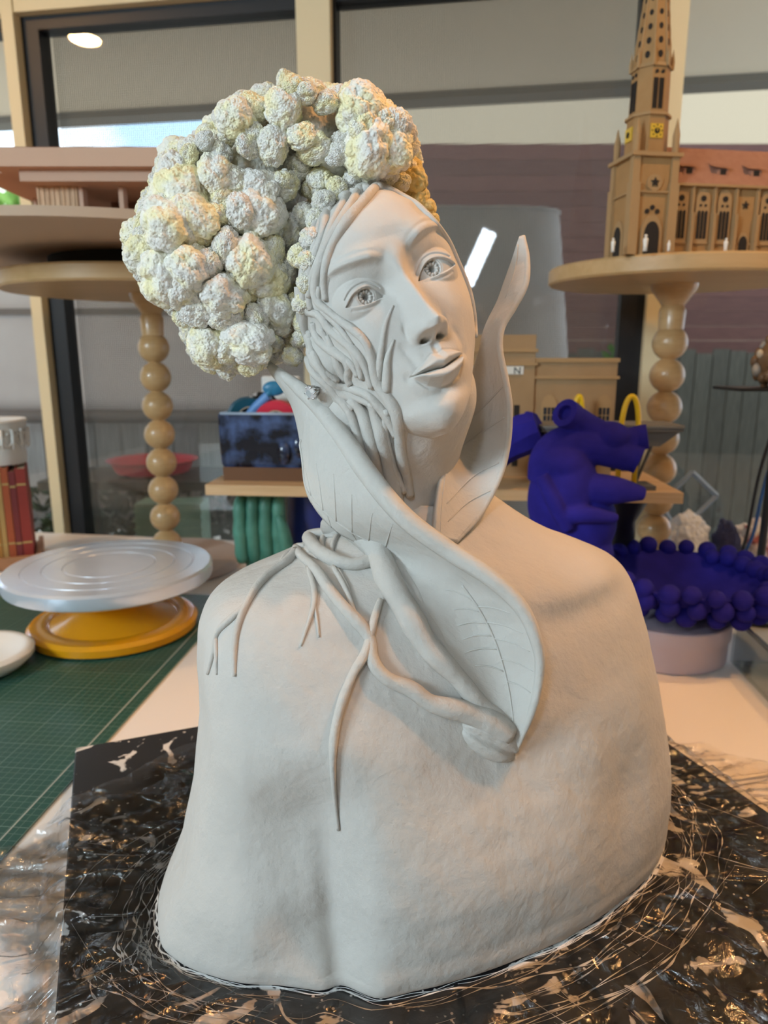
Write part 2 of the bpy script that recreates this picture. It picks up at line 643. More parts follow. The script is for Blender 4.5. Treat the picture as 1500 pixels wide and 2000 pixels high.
d = ray(165, 78)
# ceiling lamp mirrored in the upper left pane
t = (2.41 - CZ) / d[2]
Pm = CAM + d * t
k = (Pm - WALL_O) @ WV
Pm = Pm - 2 * k * WV
Pm[2] = 2.42
downlight('ceiling_downlight', tuple(Pm), 'warm round ceiling downlight near the left window', 'ceiling downlights')

d = ray(1545, -25)
t = (2.41 - CZ) / d[2]
Pm = CAM + d * t
Pm = Pm - 2 * ((Pm - WALL_O) @ WV) * WV
downlight('ceiling_downlight', (Pm[0], Pm[1], 2.42), 'warm round ceiling downlight near the right window', 'ceiling downlights')
# adjustable ceiling spot aimed at the bust from the upper right
SPL, SPT = np.array([.62, .50, 2.28]), np.array([.20, .50, .88])
sp_ = empty('ceiling_spot', tuple(SPL), 'warm adjustable ceiling spotlight aimed down at the bust', 'lamp')
ax = (SPT - SPL) / np.linalg.norm(SPT - SPL)
MB().tube([SPL - ax * .10, SPL - ax * .09, SPL - ax * .005, SPL + ax * .012], [.02, .045, .048, .05], 32, caps=False).build('shade', m_lampw, sp_, smooth=40)
MB().tube([SPL - ax * .09, (SPL[0], SPL[1], 2.42)], .008, 10).build('stem', m_lampw, sp_, smooth=40)
lp_ = spot_light('ceiling_spot_lamp', tuple(SPL + ax * .02), tuple(SPT), SPOT_POWER, (1.0, .45, .15), 52, .5, .03)

# ------------------------------------------------------------------ table
TZ = .75
m_table = mat('white_laminate', (.86, .83, .80), .35, bump=.03, bscale=40)
tb_ = empty('work_table', (0, .9, 0), 'large white laminate studio table carrying everything', 'table', rz=WALL_RZ)
o = MB().box(-1.7, 1.75, -.80, .80, TZ - .035, TZ).build('tabletop', m_table, tb_, local=True)
md = o.modifiers.new('b', 'BEVEL')
md.width = .003
for x in (-1.6, 1.6):
    for y in (-.72, .72):
        MB().box(x - .03, x + .03, y - .03, y + .03, 0, TZ - .035).build('leg', m_lampw, tb_, local=True)
# ================================================================== board and bust
ZB = .768
wx = np.array([.934, .358, 0])
wy = np.array([-.358, .934, 0])
T0 = np.array([.035, .56, ZB])


def tw(x, y, z):
    """torso frame -> world"""
    return T0 + np.multiply.outer(x, wx) + np.multiply.outer(y, wy) + np.multiply.outer(z, [0, 0, 1.])


def clay_mat(name, col, col2, streak, bump):
    m = mat(name, col, .82, col2=col2, nscale=9, spec=.25)
    t = m.node_tree
    b = t.nodes['Principled BSDF']
    c = t.nodes.new('ShaderNodeTexCoord')
    mp = t.nodes.new('ShaderNodeMapping')
    mp.inputs['Scale'].default_value = streak
    mp.inputs['Rotation'].default_value = (0, .25, .35)
    n1 = t.nodes.new('ShaderNodeTexNoise')
    n1.inputs['Scale'].default_value = 60
    n1.inputs['Detail'].default_value = 7
    n1.inputs['Roughness'].default_value = .62
    n2 = t.nodes.new('ShaderNodeTexNoise')
    n2.inputs['Scale'].default_value = 26
    n2.inputs['Detail'].default_value = 3
    ad = t.nodes.new('ShaderNodeMath')
    ad.operation = 'MULTIPLY_ADD'
    ad.inputs[1].default_value = 1.0
    bp = t.nodes.new('ShaderNodeBump')
    bp.inputs['Strength'].default_value = bump
    bp.inputs['Distance'].default_value = .004
    t.links.new(c.outputs['Object'], mp.inputs['Vector'])
    t.links.new(mp.outputs[0], n1.inputs['Vector'])
    t.links.new(c.outputs['Object'], n2.inputs['Vector'])
    t.links.new(n1.outputs['Fac'], ad.inputs[0])
    t.links.new(n2.outputs['Fac'], ad.inputs[2])
    t.links.new(ad.outputs[0], bp.inputs['Height'])
    t.links.new(bp.outputs[0], b.inputs['Normal'])
    return m


m_clay = clay_mat('grey_clay', (.54, .525, .49), (.59, .57, .535), (.7, 1.15, .7), .6)
m_clay_f = clay_mat('smooth_clay', (.555, .535, .50), (.59, .57, .53), (.6, 1, .6), .42)
m_clay_l = clay_mat('leaf_clay', (.535, .525, .49), (.585, .57, .53), (.5, 1.3, .5), .75)
m_clay_r = clay_mat('root_clay', (.52, .505, .47), (.575, .555, .515), (.8, .8, .8), .75)

bust = empty('clay_bust', tuple(T0), 'unfired grey clay bust of a woman with cauliflower hair and leaf collar', 'sculpture')

# ---- head frame (solved from the face landmarks)
HO = np.array([.0138, .52, 1.2682])
HF = np.array([.215, -.9532, .2125])
HU = np.array([-.3499, .128, .928])
HR = np.array([.9118, .2738, .306])
HS = .009103


def hw(x, y, z):
    return HO + HS * (np.multiply.outer(x, HR) + np.multiply.outer(y, HF) + np.multiply.outer(z, HU))


# ---- torso and neck: loft of horizontal sections that turns into the neck
LV = np.array([  # z, cx, halfwidth, front y, back y, exponent
    (0.000, .010, .237, -.118, .130, 2.7),
    (0.006, .011, .239, -.122, .132, 2.7),
    (0.030, .016, .234, -.124, .131, 2.8),
    (0.080, .022, .222, -.121, .128, 2.9),
    (0.130, .022, .212, -.111, .124, 2.9),
    (0.180, .018, .203, -.097, .119, 2.9),
    (0.220, .014, .197, -.081, .114, 2.8),
    (0.248, .013, .191, -.069, .109, 2.7),
    (0.266, .013, .180, -.060, .104, 2.6),
    (0.277, .013, .163, -.051, .099, 2.5),
    (0.286, .015, .140, -.041, .093, 2.4),
    (0.297, .018, .110, -.029, .086, 2.3),
    (0.312, .022, .080, -.016, .080, 2.1),
    (0.332, .018, .056, -.006, .078, 2.0)])
NT = 240
u = np.linspace(0, 1, NT)
lv = catmull(np.column_stack([LV[:, 0] * 6, LV[:, 1:]]), NT)
lv[:, 0] /= 6
NA = 480
ang = np.linspace(0, 2 * math.pi, NA, endpoint=False)
rows = []
for z, cx, a, yf, yb, e in lv:
    ca, sa = np.cos(ang), np.sin(ang)
    e = np.where(ca > 0, e - (.65 * sstep(.26, .1, z)) * sstep(0, .5, ca), e)
    k = (np.abs(ca) ** e + np.abs(sa) ** e) ** (-1 / e)
    x = cx + a * ca * k
    ym, hb = (yf + yb) / 2, (yb - yf) / 2
    y = ym + hb * sa * k
    fr = sstep(.1, -.6, sa)                      # front weight
    low = sstep(.27, .02, z)
    # left breast lobe sits further back, groove between the lobes
    y += fr * .025 * sstep(-.085, -.16, x) * sstep(.24, .06, z)
    y += fr * .014 * np.exp(-((x + .106) / .012) ** 2) * sstep(.165, .06, z) * (1 if z > .01 else .8)
    y -= fr * .006 * np.exp(-((x + .165) / .035) ** 2) * np.exp(-((z - .05) / .05) ** 2)
    y += fr * .008 * np.exp(-((x + .15) / .04) ** 2 - ((z - .105) / .035) ** 2)
    y -= fr * .007 * np.exp(-((x + .0) / .07) ** 2 - ((z - .055) / .06) ** 2)
    y += fr * .006 * np.exp(-((x - .135) / .03) ** 2 - ((z - .10) / .05) ** 2)
    y += fr * .004 * np.exp(-((x - .02) / .06) ** 2 - ((z - .16) / .03) ** 2)
    y += fr * .020 * np.exp(-((x + .118) / .030) ** 2) * sstep(.185, .12, z) * sstep(-.01, .05, z)
    y -= .0018 * sstep(.026, .010, z) * fr
    # collar bone on the right, hollow above it
    xr = np.clip((x - .06) / .13, 0, 1)
    cz_ = .262 + .012 * xr
    m_ = sstep(.03, .10, x) * sstep(.20, .14, x)
    y -= fr * m_ * .0028 * np.exp(-((z - cz_) / .011) ** 2)
    y += fr * m_ * .003 * np.exp(-((z - cz_ + .022) / .013) ** 2)
    P = tw(x, y, np.full(NA, z))
    rows.append(P)
# neck: from the last torso ring up into the head
c_top = rows[-1].mean(0)
r_top = np.linalg.norm(rows[-1] - c_top, axis=1)
ncp = np.array([c_top, at_y(790, 1020, .60), at_y(780, 930, .598), hw(-.6, -6.3, -8.5), hw(-.3, -6.5, -4.0)])
npth = catmull(ncp, 60)[1:]
ring0 = rows[-1] - c_top
for i, p in enumerate(npth):
    t = (i + 1) / 60
    circ = np.array([np.cos(ang) * .046, np.sin(ang) * .048, 0 * ang]).T
    circ = circ @ np.array([[wx[0], wx[1], 0], [wy[0], wy[1], 0], [0, 0, 1]])
    q = sstep(0, .3, t)
    rr = ring0 * (1 - q) + circ * q * (1 + .1 * sstep(.6, 1, t))
    rows.append(p + rr)
TP = np.array(rows)
nrm = TP - TP.mean(1, keepdims=True)
nrm /= np.linalg.norm(nrm, axis=2)[..., None] + 1e-9
TP += nrm * (vnoise(TP, 9, 3) * .0015 + vnoise(TP * np.array([1, 1, .45]) + 5, 38, 3) * .00042)[..., None]
TP[..., 2] = np.maximum(TP[..., 2], ZB + .0004)
tb_mb = MB().grid(TP, wv=True, cap0=True, cap1=True)
torso = tb_mb.build('torso', m_clay, bust, smooth=True)

# ---- head
zk = np.array([-12.1, -11.7, -11, -10, -8.8, -7.5, -6.2, -5, -3.5, -2, 0, 2, 3, 4.2, 6, 8, 9.2, 10])
WRk = np.array([.6, 1.5, 2.5, 3.5, 4.3, 4.95, 5.5, 6.0, 6.4, 6.7, 6.8, 6.7, 6.4, 5.9, 4.9, 3.2, 1.9, .6])
WLk = np.array([.6, 1.7, 2.8, 4.0, 4.9, 5.5, 6.0, 6.3, 6.6, 6.9, 7.0, 7.0, 6.9, 6.6, 5.9, 4.4, 2.8, .8])
YCk = np.array([-1.3, -.25, .35, .62, .35, .62, .62, .5, .45, .40, .38, .55, .55, .40, -.5, -2.6, -4.3, -6.2])
DFk = np.array([3.0, 4.6, 6.0, 6.8, 7.2, 7.4, 7.4, 7.3, 7.2, 7.0, 7.0, 7.2, 7.2, 7.0, 6.2, 4.6, 3.2, 1.6])
CXk = np.array([-.5, -.45, -.4, -.3, -.15, -.05, .05, .1, .1, .05, 0, 0, .05, .15, .4, .8, 1.0, 1.1])
NZ = 380
zz = np.concatenate([np.linspace(-12.1, -11.4, 14, endpoint=False), np.linspace(-11.4, 8.4, NZ), np.linspace(8.4, 10, 16)[1:]])


def smk(k):
    t = np.interp(zz, zk, k)
    g = np.exp(-np.linspace(-2, 2, 25) ** 2)
    g /= g.sum()
    return np.convolve(np.pad(t, 12, mode='edge'), g, 'valid')


WR, WL, YC, DF, CX = map(smk, (WRk, WLk, YCk, DFk, CXk))
thf = np.linspace(-math.pi / 2, math.pi / 2, 430)
thb = np.linspace(math.pi / 2, 1.5 * math.pi, 60)[1:-1]
TH = np.concatenate([thf, thb])
st, ct = np.sin(TH)[None], np.cos(TH)[None]
Wm = np.where(st >= 0, WR[:, None], WL[:, None])
HX = CX[:, None] + Wm * np.sign(st) * np.abs(st) ** .92
HZ = np.repeat(zz[:, None], len(TH), 1)
dep = 1 - np.sign(ct) * np.abs(ct) ** .88
HY = YC[:, None] - DF[:, None] * dep
front = (ct > 0)


def gs(x0, z0, rx, rz, p=2):
    return np.exp(-np.abs((HX - x0) / rx) ** p - np.abs((HZ - z0) / rz) ** p)


def pl_dist(pts):
    """distance to a polyline in face coordinates, and signed side (positive above)"""
    best = np.full(HX.shape, 1e9)
    sgn = np.zeros(HX.shape)
    par = np.zeros(HX.shape)
    pts = catmull(np.array(pts, float), 30)
    for i in range(len(pts) - 1):
        a, b_ = pts[i], pts[i + 1]
        d = b_ - a
        t = np.clip(((HX - a[0]) * d[0] + (HZ - a[1]) * d[1]) / (d @ d), 0, 1)
        ex, ez = HX - a[0] - t * d[0], HZ - a[1] - t * d[1]
        q = np.hypot(ex, ez)
        mk = q < best
        best = np.where(mk, q, best)
        sgn = np.where(mk, np.sign(d[0] * ez - d[1] * ex), sgn)
        par = np.where(mk, (i + t) / (len(pts) - 1), par)
    return best, sgn, par


h = np.zeros(HX.shape)
# cheeks, temples, jaw
h += .42 * gs(4.3, -3.0, 1.9, 1.7) + .42 * gs(-4.4, -3.2, 1.9, 1.7)
h -= .25 * gs(-3.9, -7.2, 1.3, 1.7) + .30 * gs(3.9, -6.6, 1.2, 1.8)
h += .30 * gs(2.2, 5.0, 2.2, 1.6) + .3 * gs(-1.8, 5.0, 2.4, 1.6)
# eye sockets
EL, ER = (-3.25, -.15), (2.95, .35)
h -= .95 * gs(EL[0] + .25, EL[1] + .45, 1.9, 1.25) + .95 * gs(ER[0] - .1, ER[1] + .45, 1.9, 1.25)
h -= .45 * gs(-1.35, .1, .75, 1.3) + .45 * gs(1.15, .45, .7, 1.3)
# brows
for pts, s in ((((-1.0, 1.75), (-1.9, 2.2), (-3.2, 2.45), (-4.9, 2.55), (-5.9, 2.1)), -1), (((1.0, 2.1), (1.9, 2.75), (3.0, 3.2), (4.5, 3.4), (5.6, 2.9)), 1)):
    d, sg, pr = pl_dist(pts)
    up = (HZ > np.interp(HX, [p[0] for p in sorted(pts)], [p[1] for p in sorted(pts)]))
    fall = np.where(up, np.exp(-(d / 1.0) ** 2), np.exp(-(d / .27) ** 2))
    env = sstep(0, .3, pr) * sstep(1.0, .72, pr) * .9 + .1 * sstep(0, .15, pr)
    h += .66 * fall * env
    h -= .10 * np.exp(-((d - .5) / .18) ** 2) * up * env
# nose: bridge, ball, wings
nzc = np.interp(HZ, [-5.2, -3.9, -2, 0, 1.2, 2.5], [.30, .36, .12, -.12, -.2, -.1])
nh = np.interp(HZ, [-5.35, -5.05, -4.75, -4.35, -3.9, -3.2, -2.0, -.8, .3, 1.2, 2.2, 3.4], [0, .25, 1.15, 2.25, 2.5, 2.28, 1.72, 1.18, .74, .55, .30, 0])
nwid = np.interp(HZ, [-5, -4.2, -3.6, -2.5, -1, .5, 1.6, 3], [.95, 1.0, .92, .74, .62, .60, .8, 1.3])
ddx = np.abs(HX - nzc)
h += nh * np.exp(-(ddx / nwid) ** 2.3)
h += .42 * gs(.34, -3.95, .62, .6)
wg = np.zeros(HX.shape)
for sx in (-1, 1):
    wg += .95 * gs(.3 + sx * 1.12, -4.15, .48, .58, 2.4)
h += wg
h -= .32 * gs(.3 - 1.62, -3.9, .22, .6) + .3 * gs(.3 + 1.62, -3.9, .22, .6)
for sx in (-1, 1):
    h -= 1.25 * gs(.32 + sx * .62, -4.80, .36, .22, 2.5)
h += .18 * gs(.32, -4.85, .2, .3)
# philtrum and mouth
h -= .16 * gs(.3, -5.75, .24, .55) 
h += .07 * gs(-.1, -5.75, .2, .5) + .07 * gs(.7, -5.75, .2, .5)
h += .46 * gs(.15, -7.0, 2.0, 1.5)
zl = np.interp(HX, [-2.4, -2.06, -1.2, -.3, .25, .8, 1.7, 2.5, 2.9], [-7.12, -7.1, -7.16, -7.22, -7.30, -7.16, -6.92, -6.70, -6.68])
zu = np.interp(HX, [-2.4, -2.06, -1.0, -.25, .25, .75, 1.4, 2.5, 2.9], [-7.05, -7.0, -6.48, -6.05, -6.2, -6.0, -6.15, -6.62, -6.62])
zlo = np.interp(HX, [-2.4, -2.06, -1.2, -.2, .7, 1.6, 2.5, 2.9], [-7.2, -7.2, -8.05, -8.52, -8.42, -7.95, -6.9, -6.75])
lipw = sstep(-2.25, -1.5, HX) * sstep(2.65, 1.9, HX)
vu = np.clip((HZ - zl) / np.maximum(zu - zl, .05), 0, 1.6)
vl = np.clip((zl - HZ) / np.maximum(zl - zlo, .05), 0, 1.6)
upm, lom = HZ >= zl, HZ < zl
h += np.where(upm, .78 * np.exp(-((vu - .45) / .45) ** 2), 0) * lipw
h += np.where(lom, 1.02 * np.exp(-((vl - .48) / .42) ** 2), 0) * lipw
h -= .46 * np.exp(-((HZ - zl) / .085) ** 2) * sstep(-2.35, -1.9, HX) * sstep(2.8, 2.3, HX)
h -= .17 * np.exp(-((HZ - zu) / .13) ** 2) * lipw
h -= .32 * np.exp(-((HZ - zlo + .12) / .24) ** 2) * lipw
h -= .22 * gs(-2.35, -7.1, .3, .4) + .22 * gs(2.75, -6.7, .3, .4)
h -= .36 * gs(.0, -9.05, 1.4, .45)
h += .30 * gs(-.25, -10.4, 1.6, 1.1)
h -= .16 * np.exp(-((HX + 2.0 + (HZ + 4.6) * .25) / .35) ** 2) * sstep(-7.2, -6.3, HZ) * sstep(-4.2, -5.0, HZ)
h -= .16 * np.exp(-((HX - 2.5 - (-HZ - 4.6) * .25) / .35) ** 2) * sstep(-7.2, -6.3, HZ) * sstep(-4.2, -5.0, HZ)
h *= np.clip(ct, 0, 1) ** .35 * front
FY = HY + h
# eyes: eyeball set into almond lids
for (ex, ez), co, ci, top, bot, ic in (
        (EL, (-4.95, -.45), (-1.62, -.55), (-2.95, .50), (-3.45, -.80), (-3.15, -.14)),
        (ER, (4.85, .16), (1.18, -.30), (2.95, 1.02), (2.70, -.34), (2.72, .34))):
    lo, hi_ = sorted((co, ci))
    up = catmull(np.array([lo, ((lo[0] + top[0]) / 2 - .1 * (lo[0] < 0), lo[1] + .78 * (top[1] - lo[1])), top, ((hi_[0] + top[0]) / 2, hi_[1] + .70 * (top[1] - hi_[1])), hi_]), 60)
    dn = catmull(np.array([lo, ((lo[0] + bot[0]) / 2, lo[1] + .72 * (bot[1] - lo[1])), bot, ((hi_[0] + bot[0]) / 2, hi_[1] + .78 * (bot[1] - hi_[1])), hi_]), 60)
    zup = np.interp(HX, up[:, 0], up[:, 1], left=lo[1] - 5, right=hi_[1] - 5)
    zdn = np.interp(HX, dn[:, 0], dn[:, 1], left=lo[1] + 5, right=hi_[1] + 5)
    inside = np.minimum(HZ - zup, 0) * 0 + np.minimum(zup - HZ, HZ - zdn)      # >0 inside the almond
    bx, bz = (lo[0] + hi_[0]) / 2, (top[1] + bot[1]) / 2
    rb = 1.75
    by = -1.95
    rad2 = ((HX - bx) / 1.12) ** 2 + (HZ - bz) ** 2
    ball = by + np.sqrt(np.maximum(rb ** 2 - rad2, 0))
    lid = by + np.sqrt(np.maximum((rb + .30) ** 2 - rad2, 0)) - .02
    k = .12
    dd = lid - FY
    near = sstep(2.35, 1.5, np.sqrt(rad2)) * front
    smx = np.where(dd > k, lid, np.where(dd < -k, FY, (lid + FY) / 2 + dd * dd / (4 * k) + k / 4))
    FY = FY * (1 - near) + smx * near
    # upper lid crease
    dup, _, _ = pl_dist([(p[0], p[1] + .36) for p in up[4:-3:8]])
    FY -= .17 * np.exp(-(dup / .085) ** 2) * front
    dlo, _, _ = pl_dist([(p[0], p[1] - .26) for p in dn[8:-6:8]])
    FY -= .07 * np.exp(-(dlo / .10) ** 2) * front
    w_in = sstep(.0, .09, inside) * front
    # iris and pupil carved into the ball
    ri = np.hypot(HX - ic[0], (HZ - ic[1]) * .95)
    th_ = np.arctan2(HZ - ic[1], HX - ic[0])
    carve = ball - .30 * sstep(.66, .58, ri) * (1 + .25 * np.sin(th_ * 11)) + .13 * np.exp(-((ri - .42) / .1) ** 2) - .62 * sstep(.27, .19, ri)
    carve -= .05 * np.exp(-((ri - .72) / .05) ** 2)
    FY = FY * (1 - w_in) + carve * w_in
HP = hw(HX, FY, HZ)
HP += (vnoise(HP, 30, 2) * .00022)[..., None] * HF
head = MB().grid(HP, wv=True, cap0=True, cap1=True).build('head', m_clay_f, bust, smooth=True)

# clay mass of the ear / nape under the roots
ear_mb = MB()
ear_mb.sphere(hw(-6.4, -6.2, -3.5), (.017, .02, .034), 32, 20)
ear_mb.sphere(hw(-5.6, -7.2, -7.5), (.024, .026, .034), 32, 20)
ear_mb.sphere(hw(-4.4, -6.6, -9.6), (.024, .026, .03), 32, 20)
ear = ear_mb.build('nape', m_clay_r, bust, smooth=True)


def bvh_of(*objs):
    V, F, n = [], [], 0
    for o in objs:
        me = o.data
        k = len(me.vertices)
        co = np.empty(k * 3)
        me.vertices.foreach_get('co', co)
        org, rz = ROOT[o.name]
        V += [Vector(c) for c in (co.reshape(-1, 3) + org)]
        F += [tuple(i + n for i in p.vertices) for p in me.polygons]
        n += k
    return BVHTree.FromPolygons(V, F)


BV = bvh_of(torso, head, ear)
BVT = bvh_of(torso)


def cast(px, py, bv=BV):
    d = Vector(ray(px, py)).normalized()
    loc, n, _, _ = bv.ray_cast(Vector(CAM), d)
    if loc is None:
        return None, None
    n = np.array(n)
    if n @ np.array(d) > 0: n = -n
    return np.array(loc), n


def surf_path(pix, n, rpx, lift=.35, bv=BV, smooth=5, off=0):
    """pixel polyline laid on the clay surface; returns points and radii in metres"""
    rp = np.interp(np.linspace(0, 1, n), np.linspace(0, 1, len(rpx)), rpx)
    P = catmull(np.array(pix, float), n)
    pts, rad, last = [], [], None
    for (x, y), r in zip(P, rp):
        h_, nn = cast(x, y, bv)
        if h_ is None or (last is not None and abs(h_[1] - last[1]) > .03):
            q_ = Vector(at_y(x, y, .555 if last is None else last[1]))
            h_, nn, _, _ = bv.find_nearest(q_)
            h_, nn = np.array(h_), np.array(nn)
            if nn @ (h_ - CAM) > 0 and nn[1] > .5: nn = -nn
        last = h_
        m = r * (h_[1] * C_ - (h_[2] - CZ) * S_) / FPX
        pts.append(h_ + nn * (m * lift + off))
        rad.append(m)
    pts, rad = np.array(pts), np.array(rad)
    for _ in range(smooth):
        pts[1:-1] = .25 * pts[:-2] + .5 * pts[1:-1] + .25 * pts[2:]
    return pts, rad


def root(pix, rpx, lift=.2, parent=None, m=None, name='root', bv=BV, n=None, smooth=5, seg=12, mound=0, off=0):
    L = np.linalg.norm(np.diff(np.array(pix, float), axis=0), axis=1).sum()
    n = n or max(8, int(L / 7))
    pts, rad = surf_path(pix, n, rpx, lift, bv, smooth, off)
    k = np.arange(len(rad))
    rad = rad * (1 + .10 * np.sin(k * .33 + pix[0][0]) * np.sin(k * .17 + 1))
    mb = MB().tube(pts, rad, seg)
    if mound:
        p2, r2 = surf_path(pix, n, rpx, -mound, bv, smooth)
        mb.tube(p2, r2 * 1.75, 16)
    return mb.build(name, m or m_clay_r, parent or bust, smooth=True)


# ---- roots over the head
for pix, r in (
    ([(735, 335), (742, 352), (717, 390), (693, 417), (670, 447), (650, 480), (638, 517), (633, 557), (637, 587)], (8, 10, 11, 9, 8, 6)),
    ([(712, 335), (705, 360), (693, 390), (663, 440), (643, 473), (627, 517), (617, 557), (620, 587), (643, 607), (673, 630), (707, 657), (723, 683), (732, 723), (740, 753), (760, 777), (777, 807), (781, 840), (783, 880), (794, 925), (800, 968)], (8, 9, 10, 9, 8, 9, 9, 11, 12, 11, 8)),
    ([(662, 350), (650, 378), (640, 413), (633, 457), (620, 490), (607, 530), (597, 570), (597, 613), (600, 657), (610, 697), (630, 723), (650, 753), (687, 760), (717, 767), (740, 790), (757, 813), (775, 850)], (9, 9, 8, 9, 10, 9, 8, 9, 9)),
    ([(603, 610), (627, 613), (640, 637), (670, 663), (700, 690), (717, 723), (727, 757)], (7, 9, 9, 8, 7)),
    ([(613, 630), (620, 663), (647, 683), (673, 697), (687, 717), (677, 737), (687, 752)], (6, 9, 10, 9, 8, 7)),
    ([(768, 597), (753, 630), (747, 667), (743, 703), (740, 745)], (2, 5, 7, 8)),
    ([(770, 663), (757, 697), (757, 730), (755, 765)], (2, 7, 9, 9)),
    ([(690, 345), (705, 350), (740, 349), (762, 364), (793, 384), (826, 413), (852, 438), (875, 472), (891, 505), (913, 540), (926, 580), (929, 630), (928, 657)], (9, 8, 6, 5, 5, 5, 4)),
    ([(575, 603), (600, 643), (612, 690)], (5, 8, 7)),
    ([(580, 657), (600, 690), (625, 722), (660, 745)], (6, 8, 8, 6)),
    ([(586, 560), (590, 610), (596, 650), (606, 690)], (8, 9, 9, 7)),
    ([(690, 345), (680, 372), (672, 400), (650, 440), (640, 475), (612, 540), (606, 580)], (6, 8, 9, 8, 7)),
    ([(655, 640), (680, 672), (700, 705), (708, 740)], (5, 7, 8, 6)),
    ([(640, 655), (655, 690), (662, 722), (672, 745)], (5, 8, 9, 7)),
    ([(727, 783), (738, 823), (745, 863), (757, 900), (770, 945), (784, 1000)], (9, 13, 12, 12, 13, 8)),
    ([(683, 780), (707, 807), (722, 850), (736, 900), (752, 950), (772, 990)], (10, 12, 10, 9, 7)),
    ([(655, 770), (680, 800), (700, 850), (716, 900), (735, 950)], (8, 9, 8, 6)),
    ([(757, 800), (752, 840), (758, 880), (775, 925), (790, 960)], (7, 8, 9, 8)),
    ([(640, 745), (665, 772), (700, 775), (730, 790)], (7, 9, 9, 7)),
    ([(600, 700), (615, 730), (640, 750), (660, 775), (690, 800)], (8, 9, 9, 7)),
    ([(622, 430), (610, 470), (600, 515), (594, 560), (590, 610), (592, 655), (602, 700)], (7, 9, 10, 10, 9, 8)),
    ([(640, 400), (628, 440), (616, 490), (608, 535), (604, 575), (610, 605)], (6, 8, 9, 8, 7)),
    ([(588, 590), (596, 630), (606, 668), (620, 705), (634, 735)], (7, 8, 9, 8, 6)),
    ([(625, 560), (622, 590), (636, 612), (655, 628), (672, 650), (690, 676)], (5, 7, 7, 6, 5)),
    ([(630, 640), (640, 668), (664, 690), (690, 712), (700, 735)], (5, 6, 7, 6)),
):
    root(pix, r, .42, mound=1.4)

# ---- leaf collar
def leaf(name, T, B, nu, nv, bulge, thick, ripple=.0, parent=bust, m=m_clay_l):
    T, B = catmull(np.array(T), nu), catmull(np.array(B), nu)
    v = np.linspace(0, 1, nv)
    P = T[:, None] * (1 - v)[None, :, None] + B[:, None] * v[None, :, None]
    bl = np.interp(np.linspace(0, 1, nu), np.linspace(0, 1, len(bulge)), bulge)
    tow = -(P - CAM)
    tow /= np.linalg.norm(tow, axis=2)[..., None]
    P = P + tow * (bl[:, None] * np.sin(v * math.pi)[None])[..., None]
    P = P + tow * (ripple * vnoise(P, 18, 2))[..., None]
    o = MB().grid(P).build(name, m, parent, smooth=True)
    md = o.modifiers.new('thick', 'SOLIDIFY')
    md.thickness = thick
    md.offset = 0
    return o, P


def on_torso(px, py, lift):
    h_, n_ = cast(px, py, BVT)
    d = ray(px, py)
    return h_ - d / np.linalg.norm(d) * lift


T1 = [at_y(528, 712, .585), at_y(600, 772, .560), at_y(660, 842, .535), at_y(722, 930, .508), at_y(790, 1010, .492), at_y(872, 1072, .486),
      at_y(960, 1130, .476), at_y(1020, 1190, .471), at_y(1048, 1255, .470), at_y(1054, 1310, .470), at_y(1040, 1385, .468)]
T1 += [on_torso(1006, 1468, .006)]
B1 = [at_y(524, 716, .586), at_y(572, 790, .580), at_y(593, 880, .562), at_y(606, 968, .545), at_y(655, 1032, .535), at_y(728, 1075, .530),
      on_torso(800, 1160, .006), on_torso(850, 1240, .005), on_torso(890, 1300, .005), on_torso(930, 1355, .005), on_torso(970, 1412, .006), on_torso(1000, 1466, .005)]
lf1, LP1 = leaf('collar_leaf', T1, B1, 120, 36, (.0, .004, .008, .010, .008, .003, -.008, -.016, -.018, -.014, -.006, 0), .0042, .0006)
# rolled rim of the front leaf
rim = catmull(np.array(T1), 120)
MB().tube(rim, np.interp(np.linspace(0, 1, 120), [0, .1, .3, .6, .8, 1], [.002, .006, .0078, .0068, .004, .002]), 12).build('leaf_rim', m_clay_l, lf1, smooth=True)
L2 = [at_y(*p) for p in ((1014, 463, .62), (1002, 505, .618), (988, 550, .615), (974, 590, .61), (952, 635, .605), (936, 680, .60), (920, 740, .60), (905, 800, .60), (880, 850, .592), (862, 920, .566), (850, 990, .548), (846, 1052, .538))]
R2 = [at_y(*p) for p in ((1021, 462, .62), (1029, 505, .612), (1026, 555, .60), (1003, 600, .595), (980, 640, .59), (976, 684, .585), (988, 745, .58), (995, 800, .578), (991, 870, .578), (975, 932, .572), (938, 1003, .560), (890, 1058, .542))]
lf2, LP2 = leaf('collar_leaf', R2, L2, 110, 30, (0, .0, .004, .003, -.004, -.008, -.014, -.016, -.014, -.010, -.006, 0), .0042, .0005)
MB().tube(catmull(np.array(R2), 110), np.interp(np.linspace(0, 1, 110), [0, .2, .5, .9, 1], [.0022, .003, .0028, .0025, .002]), 10).build('leaf_rim', m_clay_l, lf2, smooth=True)
# inner leaf behind the neck on the left, seen inside the collar
T3 = [at_y(*p) for p in ((598, 776, .60), (640, 800, .60), (690, 860, .60), (740, 930, .60), (800, 1010, .60), (860, 1062, .60))]
B3 = [at_y(*p) for p in ((590, 800, .59), (602, 880, .585), (625, 970, .58), (680, 1040, .575), (760, 1080, .57), (850, 1090, .57))]
lf3, LP3 = leaf('collar_leaf', T3, B3, 60, 20, (0, .0, .004, .004, 0, 0), .004)

BL = bvh_of(lf1, lf2)


def vein(pix, parent, r=1.7, m=None):
    root(pix, (r, r * .9, r * .5), .1, parent, m or m_clay_l, 'vein', BL, None, 2, 6, 0, .0021)


